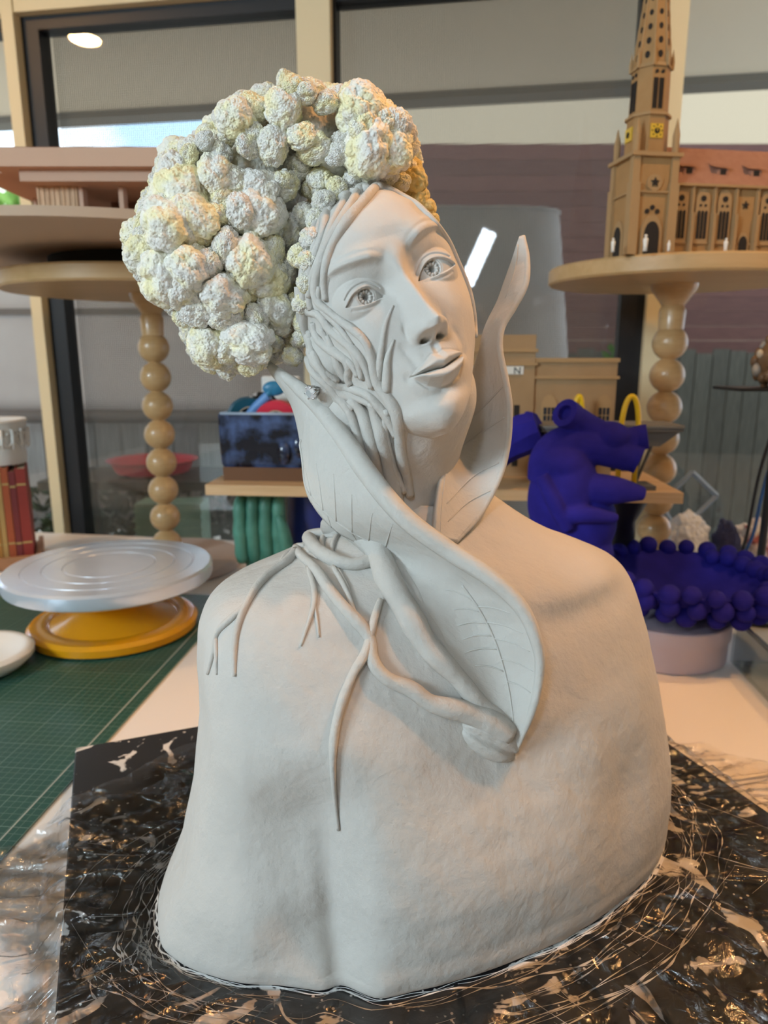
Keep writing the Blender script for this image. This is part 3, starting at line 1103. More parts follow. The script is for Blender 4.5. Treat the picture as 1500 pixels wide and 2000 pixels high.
for pix in ([(560, 860), (590, 930), (625, 985), (680, 1030), (740, 1062)], [(905, 1140), (945, 1200), (975, 1270), (995, 1350), (1006, 1430)]):
    vein(pix, lf1, 2.6)
for a, b_ in (((612, 968), (600, 915)), ((635, 995), (622, 905)), ((660, 1015), (655, 925)), ((690, 1035), (690, 965)), ((722, 1052), (730, 1000)), ((755, 1066), (770, 1020)),
              ((600, 945), (606, 985)), ((640, 1000), (650, 1028)), ((680, 1030), (700, 1055)),
              ((925, 1170), (870, 1150)), ((940, 1192), (885, 1190)), ((952, 1215), (892, 1222)), ((963, 1240), (900, 1250)), ((972, 1266), (905, 1275)),
              ((935, 1182), (1000, 1195)), ((950, 1212), (1025, 1235)), ((965, 1245), (1038, 1270)), ((978, 1285), (1045, 1310)), ((990, 1330), (1040, 1352)), ((985, 1310), (925, 1300))):
    mid = ((a[0] + b_[0]) / 2, (a[1] + b_[1]) / 2 - 5)
    vein([a, mid, b_], lf1)
for pix in ([(992, 748), (955, 785), (912, 822)], [(990, 815), (935, 850), (880, 888)], [(978, 905), (920, 935), (868, 985)], [(960, 960), (910, 985), (872, 1020)], [(880, 850), (866, 930), (858, 1000), (858, 1050)], [(1012, 480), (1008, 530), (990, 585)]):
    vein(pix, lf2, 1.8)

# ---- roots and stems on the chest
for pix, r in (
    ([(636, 1000), (690, 1035), (725, 1065), (740, 1090), (757, 1140), (794, 1203), (834, 1267), (883, 1316), (932, 1371), (985, 1400)], (24, 26, 24, 22, 22, 20, 16, 12)),
    ([(645, 1003), (612, 1000), (597, 1022), (612, 1070), (652, 1098), (698, 1108), (735, 1092)], (8, 12, 13, 12, 12, 12)),
    ([(590, 1045), (577, 1060), (580, 1080), (617, 1114), (636, 1144), (666, 1183), (700, 1218), (724, 1252), (722, 1275), (730, 1300), (755, 1326), (804, 1346), (834, 1371), (893, 1386), (942, 1402), (985, 1428)], (7, 8, 10, 11, 12, 11, 12, 13, 16, 20, 24, 22)),
    ([(742, 1173), (727, 1218), (712, 1277), (690, 1311), (668, 1366), (655, 1420), (650, 1479), (654, 1543), (663, 1620)], (5, 8, 9, 9, 8, 6, 4, 3)),
    ([(580, 1080), (560, 1102), (533, 1119), (503, 1149), (483, 1183), (466, 1223), (459, 1272), (459, 1321)], (8, 9, 8, 7, 6, 5, 3)),
    ([(483, 1183), (449, 1213), (424, 1237), (419, 1275), (407, 1316)], (6, 6, 5, 3)),
    ([(423, 1245), (424, 1285), (424, 1318)], (4, 4, 2)),
    ([(602, 1110), (614, 1149), (614, 1183), (600, 1225), (587, 1262)], (5, 5, 4, 2)),
    ([(614, 1183), (620, 1215), (623, 1245)], (3, 3, 2)),
    ([(651, 1109), (666, 1134), (684, 1173), (697, 1213)], (5, 6, 5, 3)),
    ([(660, 1112), (680, 1150), (690, 1190)], (3, 4, 2)),
    ([(770, 1095), (785, 1120), (814, 1173), (848, 1237), (903, 1316), (952, 1371), (994, 1410)], (12, 12, 11, 9, 8, 6)),
    ([(577, 1060), (560, 1085), (545, 1110)], (5, 6, 4)),
    ([(600, 1030), (592, 1056), (606, 1084)], (5, 6, 5)),
    ([(640, 1010), (628, 1050), (634, 1085)], (4, 5, 4)),
    ([(668, 1035), (650, 1062), (648, 1090)], (4, 5, 4)),
    ([(590, 1050), (604, 1062), (622, 1068)], (3, 4, 3)),
    ([(584, 1066), (600, 1082), (622, 1092)], (3, 4, 3)),
):
    root(pix, tuple(q * 1.1 for q in r), 1.0 if pix[0] == (742, 1173) else .55)

# bud at the root end, folded like a closed shell
bc, bn_ = cast(958, 1437, BVT)
tdir = np.array(cast(985, 1455, BVT)[0]) - np.array(cast(900, 1400, BVT)[0])
tdir /= np.linalg.norm(tdir)
sdir = np.cross(bn_, tdir)
th = np.linspace(0.03, math.pi - .03, 40)
a = np.linspace(0, 2 * math.pi, 48, endpoint=False)
P = []
for t in th:
    row = []
    for q in a:
        r_ = math.sin(t) ** .8
        x = -math.cos(t) * .026
        yy = r_ * math.cos(q) * .016
        z_ = r_ * math.sin(q) * .0125
        z_ -= .004 * math.exp(-((yy + .004 - .1 * x) / .0022) ** 2) * (1 if z_ > 0 else 0)
        row.append(bc + tdir * x + sdir * yy + bn_ * z_)
    P.append(row)
MB().grid(np.array(P), wv=True, cap0=True, cap1=True).build('bud', m_clay_r, bust, smooth=True)

# ---- earring stud
m_gem = mat('crystal', (.92, .93, .97), .05, spec=1.0, metal=.55)
ec = at_y(621, 761, .533)
eb, en = cast(621, 761)
ec = eb + en * .004
q = Vector(en).to_track_quat('Z', 'Y').to_matrix().to_4x4()
q.translation = Vector(ec)
st_ = MB()
rr = []
for r_, z_ in ((.0008, .0), (.0052, .003), (.0050, .0042), (.0030, .0056)):
    rr.append([tuple(q @ Vector((r_ * math.cos(k * math.pi / 4 + .2), r_ * math.sin(k * math.pi / 4 + .2), z_))) for k in range(8)])
es = MB().grid(np.array(rr), wv=True, cap0=True, cap1=True).build('earring_stud', m_gem, bust, label='faceted clear stud earring')
m_sil = mat('silver', (.75, .75, .75), .25, metal=1)
for k in range(6):
    c_, s_ = math.cos(k * math.pi / 3), math.sin(k * math.pi / 3)
    MB().tube([tuple(q @ Vector((.002 * c_, .002 * s_, -.004))), tuple(q @ Vector((.0056 * c_, .0056 * s_, .002))), tuple(q @ Vector((.0046 * c_, .0046 * s_, .0052)))], .0007, 6).build('prong', m_sil, es, smooth=True)
# ---- cauliflower hair
def cauli_mat(name, k):
    m = mat(name, (.74, .72, .62), .75, spec=.3, bump=.3, bscale=k * 22)
    t = m.node_tree
    b = t.nodes['Principled BSDF']
    c = t.nodes.new('ShaderNodeTexCoord')
    n = t.nodes.new('ShaderNodeTexNoise')
    n.inputs['Scale'].default_value = 1.1 * k
    n.inputs['Detail'].default_value = 4
    r = t.nodes.new('ShaderNodeValToRGB')
    e = r.color_ramp.elements
    e[0].position, e[0].color = .36, (.77, .75, .70, 1)
    e[1].position, e[1].color = .68, (.88, .81, .50, 1)
    e.new(.5).color = (.85, .825, .71, 1)
    oi = t.nodes.new('ShaderNodeObjectInfo')
    ad = t.nodes.new('ShaderNodeVectorMath')
    ad.operation = 'MULTIPLY_ADD'
    mr = t.nodes.new('ShaderNodeMapRange')
    mr.inputs['To Min'].default_value = -.16
    mr.inputs['To Max'].default_value = .16
    sm = t.nodes.new('ShaderNodeMath')
    t.links.new(c.outputs['Object'], n.inputs['Vector'])
    t.links.new(oi.outputs['Random'], mr.inputs['Value'])
    t.links.new(n.outputs['Fac'], sm.inputs[0])
    t.links.new(mr.outputs[0], sm.inputs[1])
    t.links.new(sm.outputs[0], r.inputs['Fac'])
    t.nodes.remove(ad)
    t.links.new(r.outputs['Color'], b.inputs['Base Color'])
    vo = t.nodes.new('ShaderNodeTexVoronoi')
    vo.inputs['Scale'].default_value = 8.5 * k
    vo.feature = 'SMOOTH_F1'
    iv = t.nodes.new('ShaderNodeMath')
    iv.operation = 'MULTIPLY'
    iv.inputs[1].default_value = -1
    bp = [x for x in t.nodes if x.type == 'BUMP'][0]
    b2 = t.nodes.new('ShaderNodeBump')
    b2.inputs['Strength'].default_value = .9
    b2.inputs['Distance'].default_value = .0016
    t.links.new(c.outputs['Object'], vo.inputs['Vector'])
    t.links.new(vo.outputs['Distance'], iv.inputs[0])
    t.links.new(iv.outputs[0], b2.inputs['Height'])
    t.links.new(bp.outputs[0], b2.inputs['Normal'])
    t.links.new(b2.outputs[0], b.inputs['Normal'])
    return m


m_cau = cauli_mat('cauliflower', 1.0)
m_core = cauli_mat('cauliflower_core', 40.0)
OUT = np.array([(243, 470), (262, 420), (285, 360), (305, 320), (335, 285), (390, 262), (412, 232), (455, 190), (515, 162), (550, 143), (600, 150), (645, 172), (700, 163), (742, 195), (790, 220), (815, 260), (823, 320),
                (800, 362), (760, 350), (705, 346), (660, 372), (618, 398), (608, 480), (596, 560), (584, 640), (580, 690), (520, 722), (430, 737), (372, 700), (345, 630), (288, 572), (253, 520)], float)


def inside(p, poly):
    x, y = p
    c = False
    j = len(poly) - 1
    for i in range(len(poly)):
        if (poly[i][1] > y) != (poly[j][1] > y) and x < (poly[j][0] - poly[i][0]) * (y - poly[i][1]) / (poly[j][1] - poly[i][1]) + poly[i][0]:
            c = not c
        j = i
    return c


EA, EB = np.roll(OUT, 1, 0), OUT
ED = EB - EA


def edge_dist(p):
    t_ = np.minimum(1, np.maximum(0, ((p - EA) * ED).sum(1) / (ED * ED).sum(1)))
    q_ = p - EA - ED * t_[:, None]
    return math.sqrt((q_ * q_).sum(1).min())


ELL = [  # centre, radii
    (at_y(425, 500, .610), (.066, .070, .090)),
    (at_y(475, 620, .605), (.040, .050, .042)),
    (at_y(500, 350, .625), (.066, .070, .055)),
    (at_y(590, 270, .620), (.066, .070, .046)),
    (at_y(735, 270, .612), (.034, .060, .038)),
    (at_y(655, 325, .598), (.026, .040, .020)),
]
core = MB()
for c, r in ELL:
    core.sphere(c, np.array(r) * .68, 40, 24)
hair = core.build('cauliflower_hair', m_core, bust, smooth=True, label='cauliflower curd for hair, cream and yellow')

# floret meshes: knobs upon knobs
def poisson_dirs(n, r_):
    out = []
    P = r_.normal(size=(n * 12, 3))
    P /= np.linalg.norm(P, axis=1)[:, None]
    mind = 1.55 / math.sqrt(n) * 1.15
    for p in P:
        if all(np.linalg.norm(p - q) > mind * .82 for q in out):
            out.append(p)
            if len(out) >= n: break
    return np.array(out)


bmi = bmesh.new()
bmesh.ops.create_icosphere(bmi, subdivisions=5, radius=1)
ico_v = np.array([v.co[:] for v in bmi.verts])
ico_f = [tuple(v.index for v in f.verts) for f in bmi.faces]
bmi.free()


def curd(seed):
    r_ = np.random.default_rng(seed)
    V = ico_v.copy()
    rad = np.ones(len(V)) * .70
    warp = V + .10 * np.stack([vnoise(V + k * 3.1 + seed, .55, 2) for k in range(3)], -1)
    warp /= np.linalg.norm(warp, axis=1)[:, None]
    for n, hh, R in ((11, .24, .92), (52, .20, .38), (300, .10, .165), (1300, .022, .075)):
        D = poisson_dirs(n, r_) if n < 400 else (lambda q: q / np.linalg.norm(q, axis=1)[:, None])(r_.normal(size=(n, 3)))
        amp = r_.uniform(.65, 1.15, len(D))
        dots = warp @ D.T
        i = dots.argmax(1)
        d = np.sqrt(np.maximum(2 - 2 * dots[np.arange(len(V)), i], 0))
        rad += hh * amp[i] * np.sqrt(np.maximum(1 - (d / R) ** 2, 0))
    rad += .012 * vnoise(V, 3, 2)
    P = V * rad[:, None]
    P[:, 2] *= .92
    return P


FL = []
for s in range(5):
    me = MB().add(curd(20 + s), ico_f).mesh('floret', m_cau, smooth=True)
    FL.append(me)

pts = []
fr = np.random.default_rng(11)
FACE = np.array([(742, 345), (640, 385), (608, 480), (596, 600), (585, 690), (640, 1000), (960, 1000), (950, 500), (850, 425)], float)
PA = np.zeros((300, 4))
KS = fr.choice(len(ELL), size=45000, p=np.array([.34, .13, .2, .18, .11, .04]))
for k in KS:
    c, r = ELL[k]
    d = fr.normal(size=3)
    d /= np.linalg.norm(d)
    p = c + d * np.array(r) * fr.uniform(.84, 1.0)
    # skip points buried in another lobe
    if any(np.sum(((p - c2) / (np.array(r2) * .84)) ** 2) < 1 for j, (c2, r2) in enumerate(ELL) if j != k):
        continue
    pp = proj(p)
    size = .0075 + .0155 * fr.uniform() ** 1.5
    if k == 1: size *= .9
    rpx = size * FPX / ((p[1]) * .97)
    if not inside(pp, OUT): continue
    ed_ = edge_dist(pp)
    if ed_ < rpx * 1.02:
        size *= ed_ / (rpx * 1.02)
        if size < .0062: continue
    m_ = len(pts)
    if m_ and (np.sqrt(((PA[:m_, :3] - p) ** 2).sum(1)) < (size + PA[:m_, 3]) * .50).any():
        continue
    PA[m_] = (*p, size)
    pts.append((p, size, d))
    if len(pts) > 272: break
ho = ROOT[bust.name][0]
for p, s, d in pts:
    o = bpy.data.objects.new('floret', FL[fr.integers(len(FL))])
    COL.objects.link(o)
    o.parent = hair
    o.location = p - ho
    o.rotation_euler = tuple(fr.uniform(0, 6.28, 3))
    o.scale = tuple(s * fr.uniform(.82, 1.22, 3))
for k, (x, y, rp, Y) in enumerate(((632, 392, 22, .566), (618, 432, 21, .566), (612, 470, 22, .568), (606, 512, 21, .570), (602, 552, 19, .572), (594, 592, 20, .574), (590, 630, 19, .576), (586, 664, 18, .578), (572, 696, 20, .58),
                                   (658, 368, 21, .570), (690, 350, 20, .574), (724, 334, 19, .580), (760, 342, 20, .586), (786, 356, 16, .590), (596, 420, 24, .58), (590, 500, 24, .585), (580, 590, 22, .585))):
    o = bpy.data.objects.new('floret', FL[k % len(FL)])
    COL.objects.link(o)
    o.parent = hair
    s = rp * .9 * Y / FPX
    hh_, nn_ = cast(x, y, BV)
    o.location = (at_y(x, y, Y) if hh_ is None or hh_[1] > .62 else hh_ + nn_ * s * .15) - ho
    o.rotation_euler = tuple(fr.uniform(0, 6.28, 3))
    o.scale = (s, s, s)
# darker yellow florets tucked behind the forehead on the right
m_cauy = mat('cauliflower_yellow', (.62, .47, .16), .75, col2=(.74, .62, .30), nscale=2, bump=.3, bscale=22)
FLY = [MB().add(curd(60 + s), ico_f).mesh('floret', m_cauy, smooth=True) for s in range(2)]
for k, (x, y, rp, Y) in enumerate(((812, 352, 20, .60), (820, 385, 18, .605), (836, 408, 15, .605), (806, 330, 18, .61), (847, 428, 10, .60), (800, 372, 20, .61), (780, 350, 20, .61))):
    o = bpy.data.objects.new('floret', FLY[k % 2])
    COL.objects.link(o)
    o.parent = hair
    o.location = at_y(x, y, Y) - ho
    o.rotation_euler = tuple(fr.uniform(0, 6.28, 3))
    s = rp * Y / FPX
    o.scale = (s, s, s)

# ---- board under the bust
m_board = mat('black_board', (.012, .012, .014), .38, spec=.6)
t = m_board.node_tree
b = t.nodes['Principled BSDF']
c = t.nodes.new('ShaderNodeTexCoord')
n1 = t.nodes.new('ShaderNodeTexNoise')
n1.inputs['Scale'].default_value = 19
n1.inputs['Detail'].default_value = 4
n1.inputs['Distortion'].default_value = 1.6
r1 = t.nodes.new('ShaderNodeValToRGB')
r1.color_ramp.elements[0].position, r1.color_ramp.elements[0].color = .605, (0, 0, 0, 1)
r1.color_ramp.elements[1].position, r1.color_ramp.elements[1].color = .63, (1, 1, 1, 1)
v1 = t.nodes.new('ShaderNodeTexVoronoi')
v1.inputs['Scale'].default_value = 130
r2 = t.nodes.new('ShaderNodeValToRGB')
r2.color_ramp.elements[0].position, r2.color_ramp.elements[0].color = .13, (1, 1, 1, 1)
r2.color_ramp.elements[1].position, r2.color_ramp.elements[1].color = .17, (0, 0, 0, 1)
n3 = t.nodes.new('ShaderNodeTexNoise')
n3.inputs['Scale'].default_value = 9
r3 = t.nodes.new('ShaderNodeValToRGB')
r3.color_ramp.elements[0].position = .5
r3.color_ramp.elements[1].position = .56
ml = t.nodes.new('ShaderNodeMath')
ml.operation = 'MULTIPLY'
mxx = t.nodes.new('ShaderNodeMath')
mxx.operation = 'MAXIMUM'
mc = t.nodes.new('ShaderNodeMix')
mc.data_type = 'RGBA'
mc.inputs[6].default_value = (.010, .010, .012, 1)
mc.inputs[7].default_value = (.70, .69, .67, 1)
for nd in (n1, v1, n3):
    t.links.new(c.outputs['Object'], nd.inputs['Vector'])
t.links.new(n1.outputs['Fac'], r1.inputs['Fac'])
t.links.new(v1.outputs['Distance'], r2.inputs['Fac'])
t.links.new(n3.outputs['Fac'], r3.inputs['Fac'])
t.links.new(r2.outputs[0], ml.inputs[0])
t.links.new(r3.outputs[0], ml.inputs[1])
t.links.new(r1.outputs[0], mxx.inputs[0])
t.links.new(ml.outputs[0], mxx.inputs[1])
t.links.new(mxx.outputs[0], mc.inputs[0])
t.links.new(mc.outputs[2], b.inputs['Base Color'])
A = np.array([-.362, .753, 0])
bd = empty('work_board', (A[0] + .2, A[1] - .2, TZ), 'black slate-like board splattered with clay slip under the bust', 'board')
P4 = [A, A + .657 * wx, A + .657 * wx - .62 * wy, A - .62 * wy]
slab = MB().prism([(p[0], p[1], 0) for p in P4], (0, 0, TZ + .0005), (0, 0, ZB)).build('slab', m_board, bd)
md = slab.modifiers.new('b', 'BEVEL')
md.width = .0015

# dried slip rings around the foot of the bust
m_slip = mat('dried_slip', (.78, .78, .77), .9, bump=.3, bscale=200)
base = TP[2].copy()
base[:, 2] = 0
bctr = base.mean(0)
sl = MB()
sr = np.random.default_rng(5)


def streak(pts_, dirv, wdt):
    nn = np.stack([pts_ + dirv * wdt[:, None], pts_ + [0, 0, .0003], pts_ - dirv * wdt[:, None]], 1)
    sl.grid(nn)


for k in range(180):
    off = .002 + .060 * sr.uniform(0, 1) ** 2.4
    i0 = sr.integers(0, NA)
    ln = sr.integers(12, 90)
    idx = (i0 + np.arange(ln)) % NA
    dirv = base[idx] - bctr
    dirv /= np.linalg.norm(dirv, axis=1)[:, None]
    j = np.clip(np.cumsum(np.cumsum(sr.normal(size=ln)) * .0001), -.012, .02)
    pts_ = base[idx] + dirv * (np.maximum(off + j, .001) + .0015 * np.sin(np.arange(ln) * .3 + k))[:, None]
    pts_[:, 2] = ZB + .0003
    streak(pts_, dirv, sr.uniform(.00012, .0007) * np.sin(np.linspace(.05, 3.09, ln)) * (1 + .7 * np.sin(np.arange(ln) * .9 + k)))
for k in range(70):          # scratches and film folds running outward
    i0 = sr.integers(0, NA)
    dv_ = base[i0] - bctr
    dv_ /= np.linalg.norm(dv_)
    a_ = sr.normal() * .5
    dv_ = np.array([dv_[0] * math.cos(a_) - dv_[1] * math.sin(a_), dv_[0] * math.sin(a_) + dv_[1] * math.cos(a_), 0])
    q0, q1 = sr.uniform(.006, .09), sr.uniform(.01, .07)
    p0_ = base[i0] + (base[i0] - bctr) / np.linalg.norm(base[i0] - bctr) * q0
    pts_ = p0_ + dv_ * np.linspace(0, q1, 8)[:, None] + np.array([0, 0, ZB + .0003])
    lx, ly = (pts_ - A) @ wx, -(pts_ - A) @ wy
    if lx.min() < .004 or lx.max() > .653 or ly.min() < .004 or ly.max() > .616: continue
    sdv = np.array([-dv_[1], dv_[0], 0])
    streak(pts_, np.repeat(sdv[None], 8, 0), sr.uniform(.0001, .0004) * np.sin(np.linspace(.1, 3.0, 8)))
sl.build('slip_streaks', m_slip, bd, smooth=True, kind='stuff')

# ---- crumpled cling film around the bust
m_film = bpy.data.materials.new('cling_film')
m_film.use_nodes = True
t = m_film.node_tree
t.nodes.clear()
o_ = t.nodes.new('ShaderNodeOutputMaterial')
tr = t.nodes.new('ShaderNodeBsdfTransparent')
tr.inputs[0].default_value = (.97, .97, .98, 1)
g = t.nodes.new('ShaderNodeBsdfGlossy')
g.inputs['Roughness'].default_value = .16
fz = t.nodes.new('ShaderNodeFresnel')
fz.inputs['IOR'].default_value = 1.65
mx = t.nodes.new('ShaderNodeMixShader')
c = t.nodes.new('ShaderNodeTexCoord')
n = t.nodes.new('ShaderNodeTexNoise')
n.inputs['Scale'].default_value = 70
n.inputs['Detail'].default_value = 4
n.inputs['Distortion'].default_value = 1.2
bp = t.nodes.new('ShaderNodeBump')
bp.inputs['Strength'].default_value = .8
bp.inputs['Distance'].default_value = .003
t.links.new(c.outputs['Object'], n.inputs['Vector'])
t.links.new(n.outputs['Fac'], bp.inputs['Height'])
t.links.new(bp.outputs[0], g.inputs['Normal'])
t.links.new(bp.outputs[0], fz.inputs['Normal'])
t.links.new(fz.outputs[0], mx.inputs[0])
t.links.new(tr.outputs[0], mx.inputs[1])
t.links.new(g.outputs[0], mx.inputs[2])
t.links.new(mx.outputs[0], o_.inputs[0])
nr, na = 46, 520
aa = np.linspace(0, 2 * math.pi, na, endpoint=False)
fi = (np.linspace(0, NA, na, endpoint=False)).astype(int) % NA
inn = base[fi]
dv = inn - bctr
dist = np.linalg.norm(dv, axis=1)
dv /= dist[:, None]
film = []
for q in np.linspace(0, 1, nr):
    ext = .006 + q * (.15 + .035 * np.sin(aa * 3 + 1) + .018 * np.sin(aa * 7 + 2) + .006 * np.sin(aa * 23))
    p = inn + dv * ext[:, None]
    lx = (p - A) @ wx
    ly = -(p - A) @ wy
    over = np.maximum.reduce([-lx, lx - .657, -ly, ly - .62, np.zeros(na)])
    zb = np.where(over > 0, np.maximum(TZ + .002, ZB + .003 - over * .9), ZB + .002)
    wr = vnoise(p * np.array([1, 1, 0]), 14, 3)
    rad_r = np.abs(np.sin(aa * 17 + 3 * np.sin(aa * 5) + 5 * q)) ** 4
    p[:, 2] = zb + (.001 + .006 * np.abs(wr) + .006 * rad_r * np.abs(np.sin(aa * 9 + q * 2))) * sstep(0, .15, q)
    film.append(p)
cf = MB().grid(np.array(film), wv=True).build('cling_film', m_film, smooth=True, label='crumpled clear plastic film spread around the base of the bust', cat='plastic film')
# ================================================================== things on the table
m_wood = mat('pale_beech', (.50, .32, .14), .45, col2=(.57, .37, .18), nscale=7, stretch=(1, 8, 8), spec=.4)
m_bead = mat('turned_beech', (.52, .32, .14), .32, col2=(.58, .37, .175), nscale=9, stretch=(3, 3, 14), spec=.5, coat=.2)
m_ply = mat('plywood', (.60, .38, .19), .6, col2=(.68, .46, .25), nscale=6, stretch=(1, 12, 30))
m_card = mat('model_card', (.60, .41, .30), .85, bump=.05)
m_cardd = mat('model_card_dark', (.24, .115, .07), .85)
m_dark = mat('dark_void', (.02, .015, .012), .9)
m_white = mat('white_ceramic', (.82, .79, .74), .4, bump=.1, bscale=60)
m_blue = mat('ultramarine_pigment', (.017, .014, .20), .85, spec=.15, bump=.25, bscale=180, col2=(.022, .018, .25), nscale=30)
m_blk = mat('black_metal', (.012, .012, .014), .4)


def bead_stand(label, x, y, ztop, rbead, pitch, rdisc, tdisc, rbase, tilt=0):
    e = empty('bead_stand', (x, y, TZ), label, 'stand')
    MB().lathe([(rbase - .006, 0.0005), (rbase, .004), (rbase, .018), (rbase - .006, .024), (.03, .026)], (x, y, TZ), 64).build('base_disc', m_wood if tilt == 0 else mat('pinkish_board', (.52, .40, .33), .6), e, smooth=35)
    z = TZ + .026 + rbead * .8
    mesh = None
    first = None
    while z + rbead * .6 < ztop - .045:
        if first is None:
            prof = [(max(rbead * math.sin(t), .012), rbead * -math.cos(t)) for t in np.linspace(.25, math.pi - .25, 18)]
            first = MB().lathe(prof, (x, y, z), 32).build('bead', m_bead, e, smooth=50)
            z0 = z
        else:
            o = first.copy()
            COL.objects.link(o)
            o.parent = e
            o.location = (0, 0, z - z0)
        z += pitch
    zt = z - pitch + rbead * .75
    MB().lathe([(rbead * .7, zt - ztop), (rbead * .75, -.05), (rbead * .62, -.04), (rbead * 1.0, -.022), (rbead * 1.25, -.010), (rbead * 1.3, 0)], (x, y, ztop), 40).build('flared_collar', m_bead, e, smooth=35)
    o = MB().lathe([(rdisc - .004, 0), (rdisc, .004), (rdisc, tdisc - .004), (rdisc - .004, tdisc)], (x, y, ztop), 96).build('top_disc', m_wood, e, smooth=35)
    return e


SLX, SLY = -.49, 1.55
bead_stand('turned bead stand with round top under the flat-roofed house model', SLX, SLY, 1.342, .0325, .0615, .285, .031, .165, 1)
SRX, SRY = .56, 1.43
bead_stand('turned bead stand with round beech top under the church model', SRX, SRY, 1.350, .0335, .0625, .238, .030, .11)

# ---- flat-roofed house model on its own round plate
mp_ = empty('display_plate', (SLX, SLY, 1.3735), 'large round brown display plate under the flat-roofed house model', 'plate')
MB().lathe([(.19, 0), (.19, .032)], (SLX, SLY, 1.3735), 64).build('turning_ring', m_dark, mp_, smooth=35)
MB().lathe([(.42, .032), (.432, .036), (.432, .050), (.42, .052)], (SLX - .03, SLY - .05, 1.3735), 96).build('plate', mat('brown_plate', (.56, .40, .28), .7), mp_, smooth=35)
ZH = 1.4256
hm = empty('house_model', (-.56, 1.34, ZH), 'long flat-roofed pink-brown card model of a modern house', 'model')
hx = lambda px, Y: at_y(px, 400, Y)[0]
for (a, b_, y0, y1, z0, z1, nm) in (
        (-.95, -.22, 1.20, 1.62, 0, .008, 'base_layer'), (-.93, -.27, 1.215, 1.60, .008, .014, 'base_layer'), (-.90, -.30, 1.23, 1.58, .014, .018, 'base_layer')):
    MB().box(a, b_, y0, y1, ZH + z0, ZH + z1).build(nm, m_card if z0 != .008 else m_cardd, hm)
zf = ZH + .018
for (a, b_, nm, mm) in ((hx(0, 1.3), hx(72, 1.3), 'garden_wall', m_card), (hx(160, 1.30), hx(168, 1.30), 'pier', m_card), (hx(237, 1.30), hx(246, 1.30), 'pier', m_card)):
    MB().box(a, b_, 1.29, 1.31 if nm == 'pier' else 1.30, zf, zf + (.052 if nm == 'pier' else .014)).build(nm, mm, hm)
MB().box(hx(168, 1.3), hx(320, 1.3), 1.42, 1.425, zf, zf + .052).build('back_wall', m_cardd, hm)
MB().box(hx(160, 1.3), hx(320, 1.3), 1.285, 1.30, zf, zf + .004).build('terrace', m_card, hm)
x0, x1 = hx(80, 1.3), hx(158, 1.3)
nb = 16
for k in range(nb):
    w_ = (x1 - x0) / nb
    MB().box(x0 + k * w_, x0 + (k + .9) * w_, 1.288 + .0012 * (k % 2), 1.30, zf, zf + .052).build('cladding_board', mat('pine_cladding', (.62, .42, .25), .6, col2=(.52, .32, .17), nscale=30, stretch=(8, 8, 1), rand=.15), hm)
MB().box(hx(68, 1.3), hx(330, 1.3), 1.255, 1.56, zf + .052, zf + .070).build('fascia', m_card, hm)
MB().box(hx(24, 1.3), hx(345, 1.3), 1.235, 1.60, zf + .070, zf + .098).build('roof', m_card, hm)
MB().box(hx(-80, 1.3), hx(330, 1.3), 1.27, 1.58, zf + .098, zf + .108).build('roof_cap', m_cardd, hm)
MB().box(hx(-60, 1.3), hx(24, 1.3), 1.30, 1.58, zf + .075, zf + .105).build('side_roof', m_card, hm)
for px in (-40, 40):
    MB().box(hx(px, 1.3), hx(px, 1.3) + .006, 1.50, 1.51, zf, zf + .075).build('post', m_card, hm)


def figure(label, x, y, z, h, m, group, lean=0):
    e = empty('figurine', (x, y, z), label, 'figurine', group)
    MB().lathe([(h * .13, 0), (h * .12, h * .3), (h * .15, h * .55), (h * .16, h * .72), (h * .06, h * .80)], (x, y, z), 12).build('body', m, e, smooth=True)
    MB().sphere((x, y, z + h * .89), h * .095, 12, 8).build('head', m, e, smooth=True)
    return e


m_fig = mat('white_figure', (.85, .80, .72), .6)
figure('small white figure standing in the house model opening', hx(205, 1.3), 1.33, zf, .025, m_fig, 'scale figures')

# ---- church model
CH0 = at_y(1228, 487, 1.245)
CZB = 1.3805
CRZ = math.radians(9)
m_ch = mat('church_card', (.36, .20, .075), .8, col2=(.40, .23, .09), nscale=30, bump=.1)
m_chl = mat('church_trim', (.40, .25, .115), .8)
m_roof = mat('church_roof', (.36, .17, .11), .85, col2=(.40, .20, .13), nscale=80)
m_gold = mat('clock_gold', (.70, .45, .04), .5)
ch = empty('church_model', (CH0[0], CH0[1], CZB), 'brown card model of a gothic church with a pierced spire', 'model', rz=CRZ)


def L(mb, name, m, parent=ch, **k):
    return mb.build(name, m, parent, local=True, **k)


TWd = .072
HT = .155
# tower shaft with buttresses
L(MB().box(0, TWd, 0, TWd, 0, HT), 'tower', m_ch)
for (bx, by) in ((-.006, -.006), (TWd - .010, -.006), (-.006, TWd - .010), (TWd - .01, TWd - .01)):
    b = MB().box(bx, bx + .016, by, by + .016, 0, HT * .72)
    b.box(bx + .002, bx + .014, by + .002, by + .014, HT * .72, HT + .002)
    L(b, 'buttress', m_chl)
    q = MB().lathe([(.0055, 0), (.006, .03), (.0005, .055)], (bx + .008, by + .008, HT), 8)
    L(q, 'pinnacle', m_chl)
L(MB().box(-.008, TWd + .008, -.008, TWd + .008, HT - .004, HT + .002), 'cornice', m_chl)
L(MB().box(-.004, TWd + .004, -.004, TWd + .004, HT * .62, HT * .62 + .003), 'string_course', m_chl)


